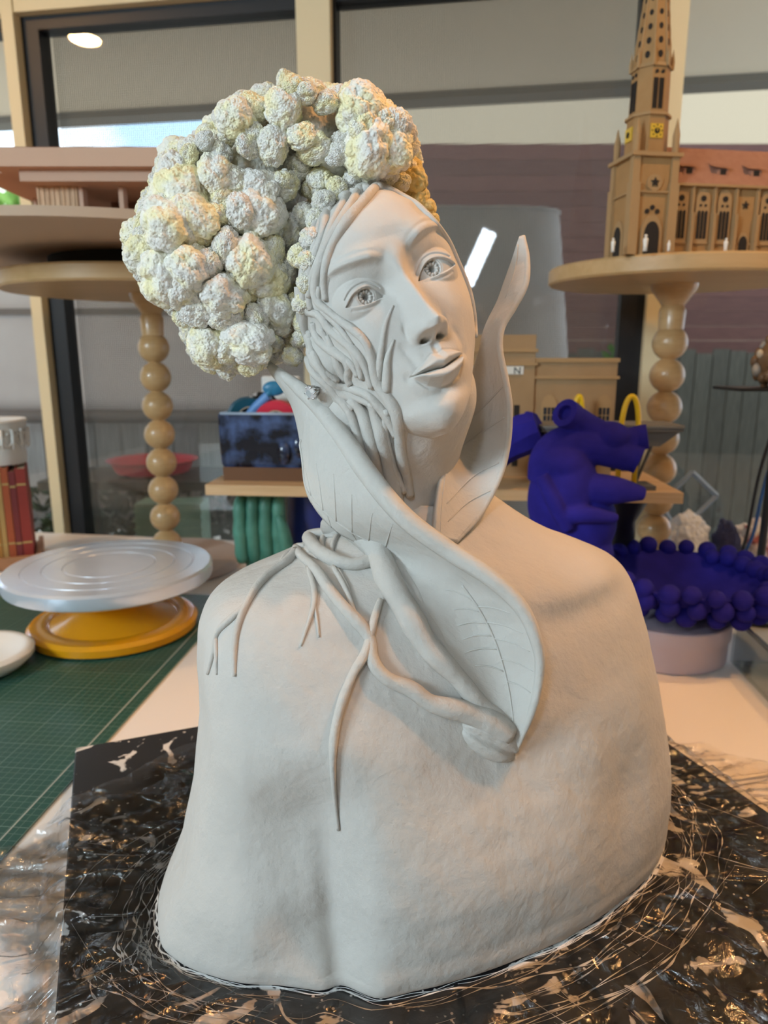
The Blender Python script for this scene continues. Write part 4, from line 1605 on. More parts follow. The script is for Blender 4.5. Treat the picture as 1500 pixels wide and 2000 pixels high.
def arch_poly(w, h_, n=8, pointed=True):
    pts_ = [(-w / 2, 0), (w / 2, 0), (w / 2, h_ - w * .8)]
    for k in range(1, n):
        t_ = k / n
        pts_.append((w / 2 * math.cos(t_ * math.pi / 2), h_ - w * .8 + w * .8 * math.sin(t_ * math.pi / 2)))
    pts_.append((0, h_))
    for k in range(n - 1, 0, -1):
        t_ = k / n
        pts_.append((-w / 2 * math.cos(t_ * math.pi / 2), h_ - w * .8 + w * .8 * math.sin(t_ * math.pi / 2)))
    pts_.append((-w / 2, h_ - w * .8))
    return pts_


def star_poly(r, n=5):
    return [(r * (1 if k % 2 == 0 else .45) * math.sin(k * math.pi / n), r * (1 if k % 2 == 0 else .45) * math.cos(k * math.pi / n)) for k in range(2 * n)]


def disc_poly(r, n=16):
    return [(r * math.cos(k * 2 * math.pi / n), r * math.sin(k * 2 * math.pi / n)) for k in range(n)]


def on_front(mb, poly, cx, cz, y0, y1):
    return mb.prism([(cx + p[0], 0, cz + p[1]) for p in poly], (0, y0, 0), (0, y1, 0))


def on_left(mb, poly, cy, cz, x0, x1):
    return mb.prism([(0, cy + p[0], cz + p[1]) for p in poly], (x0, 0, 0), (x1, 0, 0))


tc_ = TWd / 2
L(on_front(MB(), arch_poly(.036, .062), tc_, 0, -.004, .002), 'portal_surround', m_chl)
L(on_front(MB(), arch_poly(.026, .052), tc_, 0, -.0055, .002), 'portal', m_dark)
L(on_left(MB(), arch_poly(.034, .058), tc_, 0, -.004, .002), 'portal_surround', m_chl)
L(on_left(MB(), arch_poly(.022, .048), tc_, 0, -.0055, .002), 'portal', m_dark)
L(on_front(MB(), disc_poly(.013), tc_, .112, -.003, .002), 'rosette', m_chl)
L(on_front(MB(), star_poly(.008), tc_, .112, -.0045, .002), 'star_opening', m_dark)
for a, q in ((-.009, .074), (0, .080), (.009, .074)):
    L(on_front(MB(), disc_poly(.004, 10), tc_ + a, q - .006, -.0015, .002), 'tracery_hole', m_dark)
# octagon stage with clocks and belfry lancets
oc = (tc_, tc_, 0)


def octa(prof, name, m, seg=8):
    a_ = np.linspace(0, 2 * math.pi, 8, endpoint=False) + math.pi / 8
    P = np.array([[(tc_ + r * math.cos(t), tc_ + r * math.sin(t), z) for t in a_] for r, z in prof])
    return L(MB().grid(P, wv=True, cap0=True, cap1=True), name, m)


H1, H2, H3 = HT + .002, HT + .060, HT + .132
octa([(.034, H1), (.033, H2)], 'clock_stage', m_ch)
octa([(.037, H2), (.037, H2 + .004)], 'cornice', m_chl)
octa([(.031, H2 + .004), (.030, H3)], 'belfry', m_ch)
octa([(.033, H3), (.031, H3 + .006)], 'cornice', m_chl)
apo = .0315 * math.cos(math.pi / 8)
cl = L(on_front(MB(), [(-.0105, -.0105), (.0105, -.0105), (.0105, .0105), (-.0105, .0105)], tc_, H1 + .034, tc_ - apo - .004, tc_ - apo), 'clock', m_gold)
L(on_front(MB(), disc_poly(.0045), tc_, H1 + .034, tc_ - apo - .005, tc_ - apo), 'clock_dial', m_dark, cl)
L(MB().box(tc_ - .0006, tc_ + .0006, tc_ - apo - .0056, tc_ - apo - .004, H1 + .033, H1 + .041), 'clock_hand', m_gold, cl)
for k in range(8):
    aa_ = k * math.pi / 4 + math.pi / 4
    L(on_front(MB(), disc_poly(.0012, 6), tc_ + .0085 * math.cos(aa_), H1 + .034 + .0085 * math.sin(aa_), tc_ - apo - .0048, tc_ - apo), 'clock_mark', m_dark, cl)
cl2 = L(on_left(MB(), [(-.0105, -.0105), (.0105, -.0105), (.0105, .0105), (-.0105, .0105)], tc_, H1 + .034, tc_ - apo - .004, tc_ - apo), 'clock', m_gold)
L(on_left(MB(), disc_poly(.0045), tc_, H1 + .034, tc_ - apo - .005, tc_ - apo), 'clock_dial', m_dark, cl2)
ap2 = .030 * math.cos(math.pi / 8)
for side in (0, 1):
    for k in range(6):
        q = -.0085 + k * .0026 + (.0022 if k > 2 else 0)
        pz = arch_poly(.0018, .045, 4)
        (L(on_front(MB(), pz, tc_ + q, H2 + .010, tc_ - ap2 - .002, tc_), 'lancet', m_dark) if side == 0 else
         L(on_left(MB(), pz, tc_ + q, H2 + .010, tc_ - ap2 - .002, tc_), 'lancet', m_dark))
    for s_ in (-1, 1):
        pz = disc_poly(.0028, 10)
        (L(on_front(MB(), pz, tc_ + s_ * .0052, H3 - .008, tc_ - ap2 - .002, tc_), 'tracery_hole', m_dark) if side == 0 else
         L(on_left(MB(), pz, tc_ + s_ * .0052, H3 - .008, tc_ - ap2 - .002, tc_), 'tracery_hole', m_dark))
for k in range(8):
    t_ = k * math.pi / 4 + math.pi / 8
    L(MB().lathe([(.003, 0), (.0034, .012), (.0004, .03)], (tc_ + .032 * math.cos(t_), tc_ + .032 * math.sin(t_), H3), 6), 'pinnacle', m_chl)
SPH = .25
octa([(.029, H3 + .006), (.0015, H3 + SPH)], 'spire', m_ch)
for k in range(8):
    t_ = k * math.pi / 4 + math.pi / 8
    P = [(tc_ + r * math.cos(t_), tc_ + r * math.sin(t_), z) for r, z in ((.0295, H3 + .006), (.0015, H3 + SPH))]
    P = [np.array(P[0]) * (1 - q) + np.array(P[1]) * q for q in np.linspace(0, 1, 24)]
    L(MB().tube(P, [.0013 * (1 + .5 * (j % 2)) for j in range(24)], 6), 'crocket_rib', m_chl)
for k in range(8):
    t_ = k * math.pi / 4
    for j in range(9):
        q = .05 + j * .085
        z_ = H3 + .006 + q * (SPH - .006)
        r = (.029 * (1 - q) + .0015 * q) * math.cos(math.pi / 8)
        s_ = .0034 * (1 - q) + .0008
        n_ = np.array([math.cos(t_), math.sin(t_), 0])
        tn = np.array([-math.sin(t_), math.cos(t_), 0])
        c_ = np.array([tc_, tc_, z_]) + n_ * (r - .002)
        if 3 <= k <= 7:
            P = [c_ + tn * s_ * math.cos(w) + np.array([0, 0, 1.4 * s_ * math.sin(w)]) for w in np.linspace(0, 2 * math.pi, 8, endpoint=False)]
            L(MB().prism(P, (0, 0, 0), n_ * .0028), 'spire_opening', m_dark)
# nave
NX0, NX1, NY0, NY1, NH, NR = TWd - .002, .34, .018, .115, .118, .185
L(MB().box(NX0, NX1, NY0, NY1, 0, NH), 'nave', m_ch)
L(MB().prism([(0, NY0 - .008, NH - .004), (0, NY1 + .008, NH - .004), (0, (NY0 + NY1) / 2, NR)], (NX0, 0, 0), (NX1, 0, 0)), 'nave_roof', m_roof)
L(MB().box(NX0, NX1, NY0 - .009, NY0 - .004, NH - .006, NH - .002), 'eaves_gutter', m_chl)
L(MB().box(NX0, NX1, NY0 - .003, NY0, .022, .025), 'string_course', m_chl)
for k in range(6):
    cx = NX0 + .026 + k * .040
    b = MB().box(cx - .0225, cx - .0175, NY0 - .010, NY0, 0, .070).box(cx - .0218, cx - .0182, NY0 - .006, NY0, .070, NH - .006)
    L(b, 'buttress', m_chl)
    if k == 3:
        L(on_front(MB(), arch_poly(.022, .042), cx, 0, NY0 - .003, NY0 + .001), 'portal_surround', m_chl)
        L(on_front(MB(), arch_poly(.015, .036), cx, 0, NY0 - .004, NY0 + .001), 'portal', m_dark)
        L(on_front(MB(), star_poly(.007), cx, .086, NY0 - .002, NY0 + .001), 'star_opening', m_dark)
        continue
    wn = L(on_front(MB(), arch_poly(.025, .084), cx, .025, NY0 - .003, NY0 + .001), 'window_surround', m_chl)
    for j in range(3):
        L(on_front(MB(), arch_poly(.0045, .045, 4), cx - .0065 + j * .0065, .030, NY0 - .0042, NY0), 'lancet', m_dark, wn)
    L(on_front(MB(), disc_poly(.0048, 12), cx, .094, NY0 - .0042, NY0), 'tracery_hole', m_dark, wn)
    for j in (-1, 1):
        L(on_front(MB(), disc_poly(.0022, 8), cx + j * .0045, .083, NY0 - .0042, NY0), 'tracery_hole', m_dark, wn)
for k in range(4):
    cx = NX0 + .042 + k * .062
    z_ = NH + .016
    yy = NY0 + .008
    dm = L(MB().prism([(cx - .010, yy, z_), (cx + .010, yy, z_), (cx + .010, yy, z_ + .010), (cx - .010, yy, z_ + .010)], (0, 0, 0), (0, .02, 0)), 'dormer', m_roof)
    L(MB().add([(cx - .017, yy - .004, z_ + .011), (cx + .013, yy - .004, z_ + .011), (cx + .016, yy + .034, z_ + .030), (cx - .02, yy + .034, z_ + .030)], [(0, 1, 2, 3)]), 'dormer_roof', m_roof, dm)
    L(MB().box(cx - .005, cx + .005, yy - .001, yy + .001, z_ + .001, z_ + .009), 'dormer_window', m_dark, dm)
for lab, px, yy, hh in (('small white figure at the far left edge of the church disc', 1197, 1.215, .022), ('small white figure standing before the church tower portal', 1260, 1.205, .026), ('tiny white figure right of the tower corner', 1306, 1.205, .017), ('small white figure in front of the church nave', 1417, 1.215, .022)):
    figure(lab, at_y(px, 485, yy)[0], yy, 1.3803, hh, m_fig, 'figures before the church')

# ---- plank shelf across the back
SHZ = 1.0
SH0, SH1 = np.array([at_y(400, 940, 1.20)[0], 1.20]), np.array([at_y(1336, 958, 1.125)[0], 1.125])
dirs = (SH1 - SH0) / np.linalg.norm(SH1 - SH0)
nrm_ = np.array([-dirs[1], dirs[0]])
shp = [SH0, SH1, SH1 + nrm_ * .215 - dirs * .01, SH0 + nrm_ * .215 - dirs * .0]
shelf = MB().prism([(p[0], p[1], 0) for p in shp], (0, 0, SHZ - .018), (0, 0, SHZ)).build('plank_shelf', m_ply, label='long plywood plank shelf behind the bust, held up by sculptures', cat='shelf')


def shpt(t, d, z=SHZ):
    """t metres along the front edge, d metres back"""
    p = SH0 + dirs * t + nrm_ * d
    return np.array([p[0], p[1], z])


SRZ = math.atan2(dirs[1], dirs[0])
# green hand sculpture below the left end
hc = at_y(512, 1000, 1.29)
m_green = mat('green_patina', (.035, .15, .105), .5, col2=(.10, .30, .22), nscale=14, bump=.4, bscale=40)
hd = empty('hand_sculpture', (hc[0], 1.29, TZ), 'green patinated hand sculpture propping up the left end of the plank', 'sculpture')
P = []
for i, t_ in enumerate(np.linspace(0, 1, 26)):
    z_ = TZ + .0005 + t_ * .222
    w_ = np.interp(t_, [0, .2, .5, .8, 1], [.030, .031, .043, .046, .038])
    dpt = np.interp(t_, [0, .3, .7, 1], [.026, .024, .028, .022])
    row = []
    for q in np.linspace(0, 2 * math.pi, 48, endpoint=False):
        row.append((hc[0] + w_ * math.cos(q) + .004 * math.sin(t_ * 5), 1.29 + dpt * math.sin(q) - .003 * t_ * math.cos(q * 8) * (math.sin(q) < 0), z_))
    P.append(row)
MB().grid(np.array(P), wv=True, cap0=True, cap1=True).build('palm', m_green, hd, smooth=True)
for k in range(4):
    fx = hc[0] - .036 + k * .0235
    zt = SHZ - .0195 - [.010, .002, .000, .008][k]
    MB().tube(catmull([(fx, 1.274, .842), (fx - .001, 1.264, .895), (fx, 1.262, .945), (fx + .001, 1.272, zt - .008), (fx + .001, 1.276, zt)], 16), [.011, .0128, .0138, .0128, .0118, .0122, .0135, .0138, .0125, .0112, .0115, .0125, .0118, .0105, .0085, .004], 14).build('finger', m_green, hd, smooth=True)
    MB().sphere((fx + .001, 1.262, zt - .012), (.006, .003, .008), 12, 8).build('fingernail', m_green, hd, smooth=True)
MB().tube(catmull([(hc[0] + .036, 1.275, .82), (hc[0] + .047, 1.262, .865), (hc[0] + .042, 1.255, .91), (hc[0] + .034, 1.254, .935)], 12), [.014, .015, .014, .013, .013, .013, .013, .0125, .012, .011, .009, .005], 14).build('thumb', m_green, hd, smooth=True)

bv = at_y(600, 990, 1.33)
MB().lathe([(.045, 0.0005), (.05, .02), (.052, .14), (.048, .21), (.05, .2315), (.044, .2315), (.042, .15)], (bv[0] + .01, 1.35, TZ), 40, True, False).build('blue_vase', mat('blue_glaze', (.02, .035, .19), .35), smooth=40,
      label='deep blue cylindrical vase under the plank beside the green hand', cat='vase')
# hidden right support of the shelf
MB().lathe([(.05, .0005), (.055, .02), (.03, .06), (.028, .18), (.05, .225), (.05, .2315)], (shpt(.72, .10)[0], shpt(.72, .10)[1], TZ), 32).build('plank_prop', m_blk, smooth=40,
      label='dark turned prop under the right half of the plank', cat='prop')

# ---- glazed ceramic box with tape rolls
m_glaze = mat('mottled_blue_glaze', (.008, .010, .020), .18, col2=(.09, .15, .33), nscale=26, lo=.45, hi=.72, bump=.5, bscale=30, coat=.3)
m_rawc = mat('raw_brown_clay', (.16, .075, .035), .8, bump=.5, bscale=50)
bt0 = at_y(415, 925, 1.205)
bx = empty('glazed_trough', tuple(shpt(.015, .045)), 'dark mottled blue glazed ceramic trough on the plank', 'trough', rz=SRZ)
TRL, TRD, TRH = .185, .085, .118
b = MB()
P = []
for t_, ins in ((.0, .006), (.022, .004), (.03, .0), (.06, -.001), (TRH, -.002)):
    P.append([(ins, ins, t_), (TRL - ins, ins, t_), (TRL - ins, TRD - ins, t_), (ins, TRD - ins, t_)])
inner = [(.006, .006, TRH), (TRL - .006, .006, TRH), (TRL - .006, TRD - .006, TRH), (.006, TRD - .006, TRH)]
P.append(inner)
P.append([(x, y, .02) for x, y, z in inner])
o = MB().grid(np.array(P), wv=True, cap0=True, cap1=True).build('body', m_glaze, bx, local=True)
md = o.modifiers.new('b', 'BEVEL')
md.width = .004
md.segments = 2
MB().box(.004, TRL - .004, -.002, TRD + .002, 0, .024).build('foot', m_rawc, bx, local=True)
MB().tube([(.004, 0, TRH), (TRL - .004, 0, TRH), (TRL - .004, TRD, TRH), (.004, TRD, TRH), (.004, 0, TRH)], .0025, 8).build('rim', mat('pale_rim', (.35, .42, .52), .3), bx, local=True, smooth=True)
for k in range(3):
    MB().sphere((TRL * (.62 + .14 * k), -.003, .05 + .012 * k), (.012, .008, .02), 16, 10).build('glaze_lump', m_glaze, bx, local=True, smooth=True)


def tape(label, t, d, z, r, w_, m, tilt, yaw=0):
    c_ = shpt(t, d, z)
    e = empty('tape_roll', tuple(c_), label, 'tape', 'tape rolls in the trough', rz=SRZ + yaw)
    mm = MB()
    a_ = np.linspace(0, 2 * math.pi, 36, endpoint=False)
    P = np.array([[(rr_ * math.cos(q), yy_, rr_ * math.sin(q)) for q in a_] for rr_, yy_ in ((r * .6, -w_ / 2), (r, -w_ / 2), (r, w_ / 2), (r * .6, w_ / 2))])
    M_ = Matrix.Rotation(tilt, 3, 'X')
    P = (P.reshape(-1, 3) @ np.array(M_).T).reshape(P.shape)
    mm.grid(np.concatenate([P, P[:1]]), wv=True).build('tape', m, e, local=True, smooth=40)
    P2 = np.array([[(rr_ * math.cos(q), yy_, rr_ * math.sin(q)) for q in a_] for rr_, yy_ in ((r * .54, -w_ / 2), (r * .6, -w_ / 2), (r * .6, w_ / 2), (r * .54, w_ / 2))])
    P2 = (P2.reshape(-1, 3) @ np.array(M_).T).reshape(P2.shape)
    MB().grid(np.concatenate([P2, P2[:1]]), wv=True).build('core', mat('card_core', (.5, .42, .3), .8), e, local=True, smooth=40)
    return e


tape('teal tape roll at the left end of the trough', .055, .088, SHZ + .108, .036, .018, mat('teal_tape', (.01, .10, .16), .4), .15, .5)
tape('black and white striped tape roll leaning in the trough', .075, .105, SHZ + .116, .036, .016, mat('striped_tape', (.02, .02, .02), .4, col2=(.6, .6, .6), nscale=90, lo=.58, hi=.62), -.1, .5)
tape('red tape roll at the front of the trough', .112, .072, SHZ + .100, .040, .016, mat('red_tape', (.72, .025, .06), .4), .12)
sp = empty('blue_scraper', tuple(shpt(.06, .09, SHZ + .06)), 'bright blue rounded plastic spatula sticking out of the trough', 'tool')
m_cy = mat('cyan_plastic', (.02, .19, .36), .35)
MB().tube([shpt(.045, .078, SHZ + .095), shpt(.075, .074, SHZ + .128), shpt(.098, .072, SHZ + .148)], [.008, .009, .009], 12).build('handle', mat('light_blue_plastic', (.13, .30, .62), .4), sp, smooth=40)
MB().sphere(shpt(.108, .072, SHZ + .160), (.020, .006, .013), 20, 12).build('blade', m_cy, sp, smooth=True)
MB().tube([shpt(.088, .072, SHZ + .142), shpt(.108, .072, SHZ + .160)], [.007, .006], 10).build('neck', m_cy, sp, smooth=True)

# tape pack standing behind
pk0 = at_y(498, 735, 1.335)
pk1 = at_y(556, 830, 1.335)
pkc = shpt(.098, .160)
pk = empty('tape_packet', tuple(pkc), 'white packet lettered WASHI TAPE standing behind the trough', 'packet', rz=SRZ)
ph, pw = pk0[2] - SHZ, pk1[0] - pk0[0] + .02
o = MB().box(-pw / 2, pw / 2, 0, .012, 0.0005, ph).build('sleeve', mat('white_card', (.80, .80, .77), .5), pk, local=True)
md = o.modifiers.new('b', 'BEVEL')
md.width = .003
MB().box(-pw / 2 + .010, pw / 2 - .012, -.0012, 0, .02, ph - .055).build('label_panel', mat('teal_label', (.02, .22, .17), .5), pk, local=True)


def text_part(name, s, size, parent, loc, rot, m):
    c_ = bpy.data.curves.new(name, 'FONT')
    c_.body = s
    c_.size = size
    c_.extrude = .0003
    c_.align_x = 'CENTER'
    tmp = bpy.data.objects.new(name, c_)
    COL.objects.link(tmp)
    bpy.context.view_layer.update()
    me = bpy.data.meshes.new_from_object(tmp.evaluated_get(bpy.context.evaluated_depsgraph_get()))
    bpy.data.objects.remove(tmp)
    me.materials.clear()
    me.materials.append(m)
    o = bpy.data.objects.new(name, me)
    COL.objects.link(o)
    o.parent = parent
    o.location = loc
    o.rotation_euler = rot
    return o


text_part('lettering', 'WASHI TAPE', .0095, pk, (-.002, -.0008, ph - .024), (math.pi / 2, 0, 0), mat('teal_ink', (.02, .10, .13), .6))

# ---- station building model
m_st = mat('station_card', (.34, .21, .10), .8, col2=(.38, .24, .12), nscale=20)
s0, s1, s2 = at_y(975, 760, 1.29)[0], at_y(1040, 760, 1.29)[0], at_y(1195, 760, 1.29)[0]
stn = empty('station_model', tuple(shpt(.62, .13)), 'tan card model of a station building with dark arched windows', 'model', rz=SRZ)
tS = (s0 - SH0[0]) / dirs[0]
loc = lambda x: (x - ROOT[stn.name][0][0]) / dirs[0]
XA, XB, XC = loc(s0) - .06, loc(s1), loc(s2)
MB().box(XB - .002, XC, .005, .075, 0.0005, .205).build('hall', m_st, stn, local=True)
MB().box(XB - .004, XC + .004, .001, .079, .176, .181).build('cornice', m_chl, stn, local=True)
MB().box(XB - .004, XC + .003, .002, .078, .205, .212).build('parapet', m_chl, stn, local=True)
MB().box(XA, XB, 0, .08, 0.0005, .252).build('tower_block', m_st, stn, local=True)
MB().box(XA - .004, XB + .004, -.004, .084, .222, .228).build('cornice', m_chl, stn, local=True)
MB().box(XA - .002, XB + .004, -.003, .083, .199, .204).build('cornice', m_chl, stn, local=True)
sg = MB().box(XA + .004, XB - .020, -.0025, 0, .184, .198).build('sign', mat('sign_white', (.75, .73, .66), .6), stn, local=True)
text_part('lettering', 'N', .017, sg, (XB - .031, -.0028, .1848), (math.pi / 2, 0, 0), m_dark)
MB().box(XB - .034, XB - .024, -.001, .001, .02, .13).build('doorway', m_dark, stn, local=True)
m_win = mat('dark_window', (.03, .035, .045), .25)
for k in range(3):
    cx = XB + .028 + k * .048
    w_ = MB().prism([(cx + p[0], 0, .072 + p[1]) for p in arch_poly(.028, .076)], (0, .0025, 0), (0, .006, 0)).build('window_surround', m_chl, stn, local=True)
    pa = MB().box(cx - .0095, cx + .0095, .0015, .006, .076, .126).build('pane', m_win, stn, local=True)
    for q in (-.0032, .0032):
        MB().box(cx + q - .0006, cx + q + .0006, .0005, .002, .076, .126).build('glazing_bar', m_chl, pa, local=True)
    for q in range(3):
        MB().box(cx - .0095, cx + .0095, .0005, .002, .088 + q * .012, .0892 + q * .012).build('glazing_bar', m_chl, pa, local=True)

# ---- platform model with yellow arches
p0, p1 = at_y(1052, 838, 1.155), at_y(1328, 832, 1.155)
PZ = at_y(1200, 830, 1.15)[2]
m_grey = mat('platform_grey', (.115, .11, .105), .6)
pfm = empty('platform_model', (p1[0], 1.16, SHZ), 'grey station platform model on legs above the plank', 'model')
X0, X1 = p0[0], p1[0]
MB().box(X0, X1, 1.135, 1.225, PZ - .004, PZ).build('deck_layer', mat('deck_grey', (.19, .185, .175), .6), pfm)
MB().box(X0 + .001, X1 - .001, 1.136, 1.224, PZ - .010, PZ - .0045).build('deck_layer', m_grey, pfm)
MB().prism([(X0 + .004, 0, PZ - .0105), (X1 - .004, 0, PZ - .0105), (X1 - .035, 0, PZ - .034), (X0 + .03, 0, PZ - .034)], (0, 1.142, 0), (0, 1.218, 0)).build('girder', m_grey, pfm)
for dx in (.040, .052):
    MB().tube([(X1 - .062 - dx * .25 + .01, 1.165, SHZ + .008), (X1 - dx - .0, 1.165, PZ - .036)], .0028, 8).build('leg', m_grey, pfm)
MB().tube([(X0 + .05, 1.19, SHZ + .0005), (X0 + .05, 1.19, PZ - .035)], .004, 8).build('leg', m_grey, pfm)
MB().box(X1 - .085, X1 - .035, 1.143, 1.19, SHZ + .0005, SHZ + .008).build('foot_plate', m_grey, pfm)
m_yel = mat('yellow_plastic', (.80, .52, .01), .4)
for lab, pa, pb, ptop, yy in (('yellow arch at the right end of the platform model', 1212, 1253, 766, 1.128), ('yellow arch rising behind the blue heart', 1117, 1143, 766, 1.232)):
    xa, xb = at_y(pa + 4, 800, yy)[0], at_y(pb - 4, 800, yy)[0]
    zt = at_y((pa + pb) / 2, ptop + 4, yy)[2]
    P = [(xa, yy, SHZ + .001)] + [((xa + xb) / 2 - (xb - xa) / 2 * math.cos(q), yy, zt - .055 + .052 * math.sin(q)) for q in np.linspace(0, math.pi, 20)] + [(xb, yy, SHZ + .001)]
    e = empty('yellow_arch', ((xa + xb) / 2, yy, SHZ), lab, 'arch', 'yellow arches')
    MB().tube(P, .0042, 10).build('hoop', m_yel, e, smooth=True)
    for q in (xa, xb):
        MB().lathe([(.007, .0005), (.007, .003)], (q, yy, SHZ), 16).build('foot', m_yel, e, smooth=40)

# ---- ultramarine heart
HY_ = 1.04
hp = lambda px, py, dy=0: at_y(px, py, HY_ + dy)
pr_b = hp(1150, 1080)
ht = empty('heart_sculpture', (pr_b[0], HY_, TZ), 'matte ultramarine anatomical heart sculpture behind the right shoulder', 'sculpture')
bm_ = bmesh.new()


def blob(ctr, r, rot=0):
    m4 = Matrix.Translation(Vector(ctr)) @ Matrix.Rotation(rot, 4, 'Y') @ Matrix.Diagonal((*r, 1))
    bmesh.ops.create_icosphere(bm_, subdivisions=4, radius=1, matrix=m4)


def limb(P, R):
    t_ = MB().tube(catmull(np.array(P), 24), np.interp(np.linspace(0, 1, 24), np.linspace(0, 1, len(R)), R), 20)
    vs = [bm_.verts.new(v) for v in np.vstack(t_.v)]
    for f in t_.f:
        bm_.faces.new([vs[i] for i in f])


blob(hp(1098, 965), (.050, .050, .075), .15)
blob(hp(1095, 905), (.042, .044, .036))
blob(hp(1135, 1020), (.052, .046, .060))
blob(hp(1150, 1085), (.036, .04, .06), -.1)
blob(hp(1190, 852), (.030, .030, .022))
limb([hp(1064, 940), hp(1072, 895), hp(1105, 868), hp(1160, 870), hp(1235, 892)], [.026, .028, .028, .027, .023])
limb([hp(1185, 858), hp(1150, 836), hp(1112, 812, -.01)], [.022, .020, .020])
limb([hp(1195, 865), hp(1225, 858), hp(1248, 855)], [.020, .017, .017])
limb([hp(1190, 870), hp(1195, 845), hp(1197, 835)], [.018, .016, .016])
limb([hp(1080, 965), hp(1150, 955, -.02), hp(1205, 958, -.03), hp(1258, 964, -.03)], [.028, .024, .021, .010])
limb([hp(1090, 1005, -.04), hp(1150, 1005, -.05), hp(1205, 1012, -.045)], [.014, .013, .007])
limb([hp(1058, 930, -.03), hp(1085, 985, -.045), hp(1110, 1035, -.045)], [.010, .012, .010])
me = bpy.data.meshes.new('heart_body')
bm_.to_mesh(me)
bm_.free()
org = ROOT[ht.name][0]
me.transform(Matrix.Translation(Vector(-org)))
me.materials.append(m_blue)
me.shade_smooth()
ho_ = bpy.data.objects.new('heart_body', me)
COL.objects.link(ho_)
ho_.parent = ht
md = ho_.modifiers.new('fuse', 'REMESH')
md.mode = 'VOXEL'
md.voxel_size = .0022
md.use_smooth_shade = True
md = ho_.modifiers.new('soft', 'SMOOTH')
md.iterations = 6
for ctr, dr, r in ((hp(1112, 812, -.01), hp(1112, 812, -.01) - hp(1150, 835), .021), (hp(1235, 890), hp(1235, 890) - hp(1190, 872), .023), (hp(1248, 855), hp(1248, 855) - hp(1215, 862), .018)):
    dr = np.array(dr) / np.linalg.norm(dr)
    dr = dr + np.array([0, -.35, .0])
    dr /= np.linalg.norm(dr)
    c_ = np.array(ctr)
    P = [c_ + dr * q for q in (-.004, .010, .011, .011, -.002)]
    MB().tube(np.array([c_ - dr * .006, c_ + dr * .004, c_ + dr * .012]), [r, r * 1.02, r], 20, caps=False).build('vessel_wall', m_blue, ht, smooth=40)
    Q = Vector(dr).to_track_quat('Z', 'Y').to_matrix()
    a_ = np.linspace(0, 2 * math.pi, 20, endpoint=False)
    ring = [[tuple(c_ + dr * dz + np.array(Q @ Vector((rr_ * math.cos(t_), rr_ * math.sin(t_), 0)))) for t_ in a_] for rr_, dz in ((r, .012), (r * .55, .0125), (r * .5, .004), (r * .1, .003))]
    MB().grid(np.array(ring), wv=True, cap1=True).build('vessel_mouth', m_blue, ht, smooth=40)
    MB().lathe([(r * .5, -.001), (r * .5, .001)], (0, 0, 0), 16)
MB().lathe([(.058, .0005), (.058, .012), (.03, .02), (.022, .06), (.022, .145)], (pr_b[0] + .01, HY_, TZ), 32).build('stand', m_blk, ht, smooth=40)
# second blue piece on the plank
bs = at_y(985, 880, 1.165)
P = [at_y(940, 905, 1.17), at_y(985, 870, 1.165), at_y(1030, 845, 1.15), at_y(1052, 836, 1.145)]
bsh = empty('blue_shell_form', (at_y(985, 880, 1.17)[0], 1.17, SHZ), 'ultramarine flared trumpet form lying on the plank behind the leaf', 'sculpture')
MB().tube(catmull(np.array(P), 20), np.interp(np.linspace(0, 1, 20), [0, .4, .8, 1], [.030, .030, .035, .028]), 9).build('body', m_blue, bsh, smooth=30)
MB().tube(catmull(np.array([at_y(1040, 842, 1.15), at_y(1052, 838, 1.145)]), 3), [.034, .033, .028], 9, True).build('lip', m_blue, bsh, smooth=30)

# ---- round lidded box with the blue bead bowl
BX, BY = .45, 1.075
m_lil = mat('lilac_card', (.62, .54, .62), .6)
rb_ = empty('round_box', (BX, BY, TZ), 'round lilac lidded card box under the blue bowl', 'box')
MB().lathe([(.093, .0005), (.095, .003), (.095, .050)], (BX, BY, TZ), 72).build('body', m_lil, rb_, smooth=35)
MB().lathe([(.0985, .040), (.0985, .064), (.097, .066)], (BX, BY, TZ), 72).build('lid', m_lil, rb_, smooth=35)
WX, WY, WZ = .487, 1.085, TZ + .0665
bw = empty('bead_rim_bowl', (WX, WY, WZ), 'matte ultramarine bowl ringed with clustered balls on the lilac box', 'bowl')
prof = [(.045, .0005), (.055, .004), (.095, .022), (.128, .048), (.136, .062), (.130, .063), (.10, .036), (.06, .015), (.02, .010)]
MB().lathe(prof, (WX, WY, WZ), 72).build('basin', m_blue, bw, smooth=50)
ball0 = None
br_ = np.random.default_rng(9)
for ringk, (rr_, zz_, n_) in enumerate(((.137, .066, 26), (.134, .044, 25), (.116, .026, 20), (.121, .063, 9))):
    for k in range(n_):
        a_ = k * 2 * math.pi / n_ + ringk * .13 + br_.normal() * .02
        if ringk == 3: a_ = -.9 + k * .22
        s_ = br_.uniform(.88, 1.1)
        pos = (rr_ * math.cos(a_), rr_ * math.sin(a_), zz_ + br_.normal() * .002)
        if ball0 is None:
            ball0 = MB().sphere((0, 0, 0), .0145, 20, 14).build('ball', m_blue, bw, local=True, smooth=True)
            ball0.location = pos
        else:
            inst(ball0, bw, pos, (0, 0, 0), (s_, s_, s_))

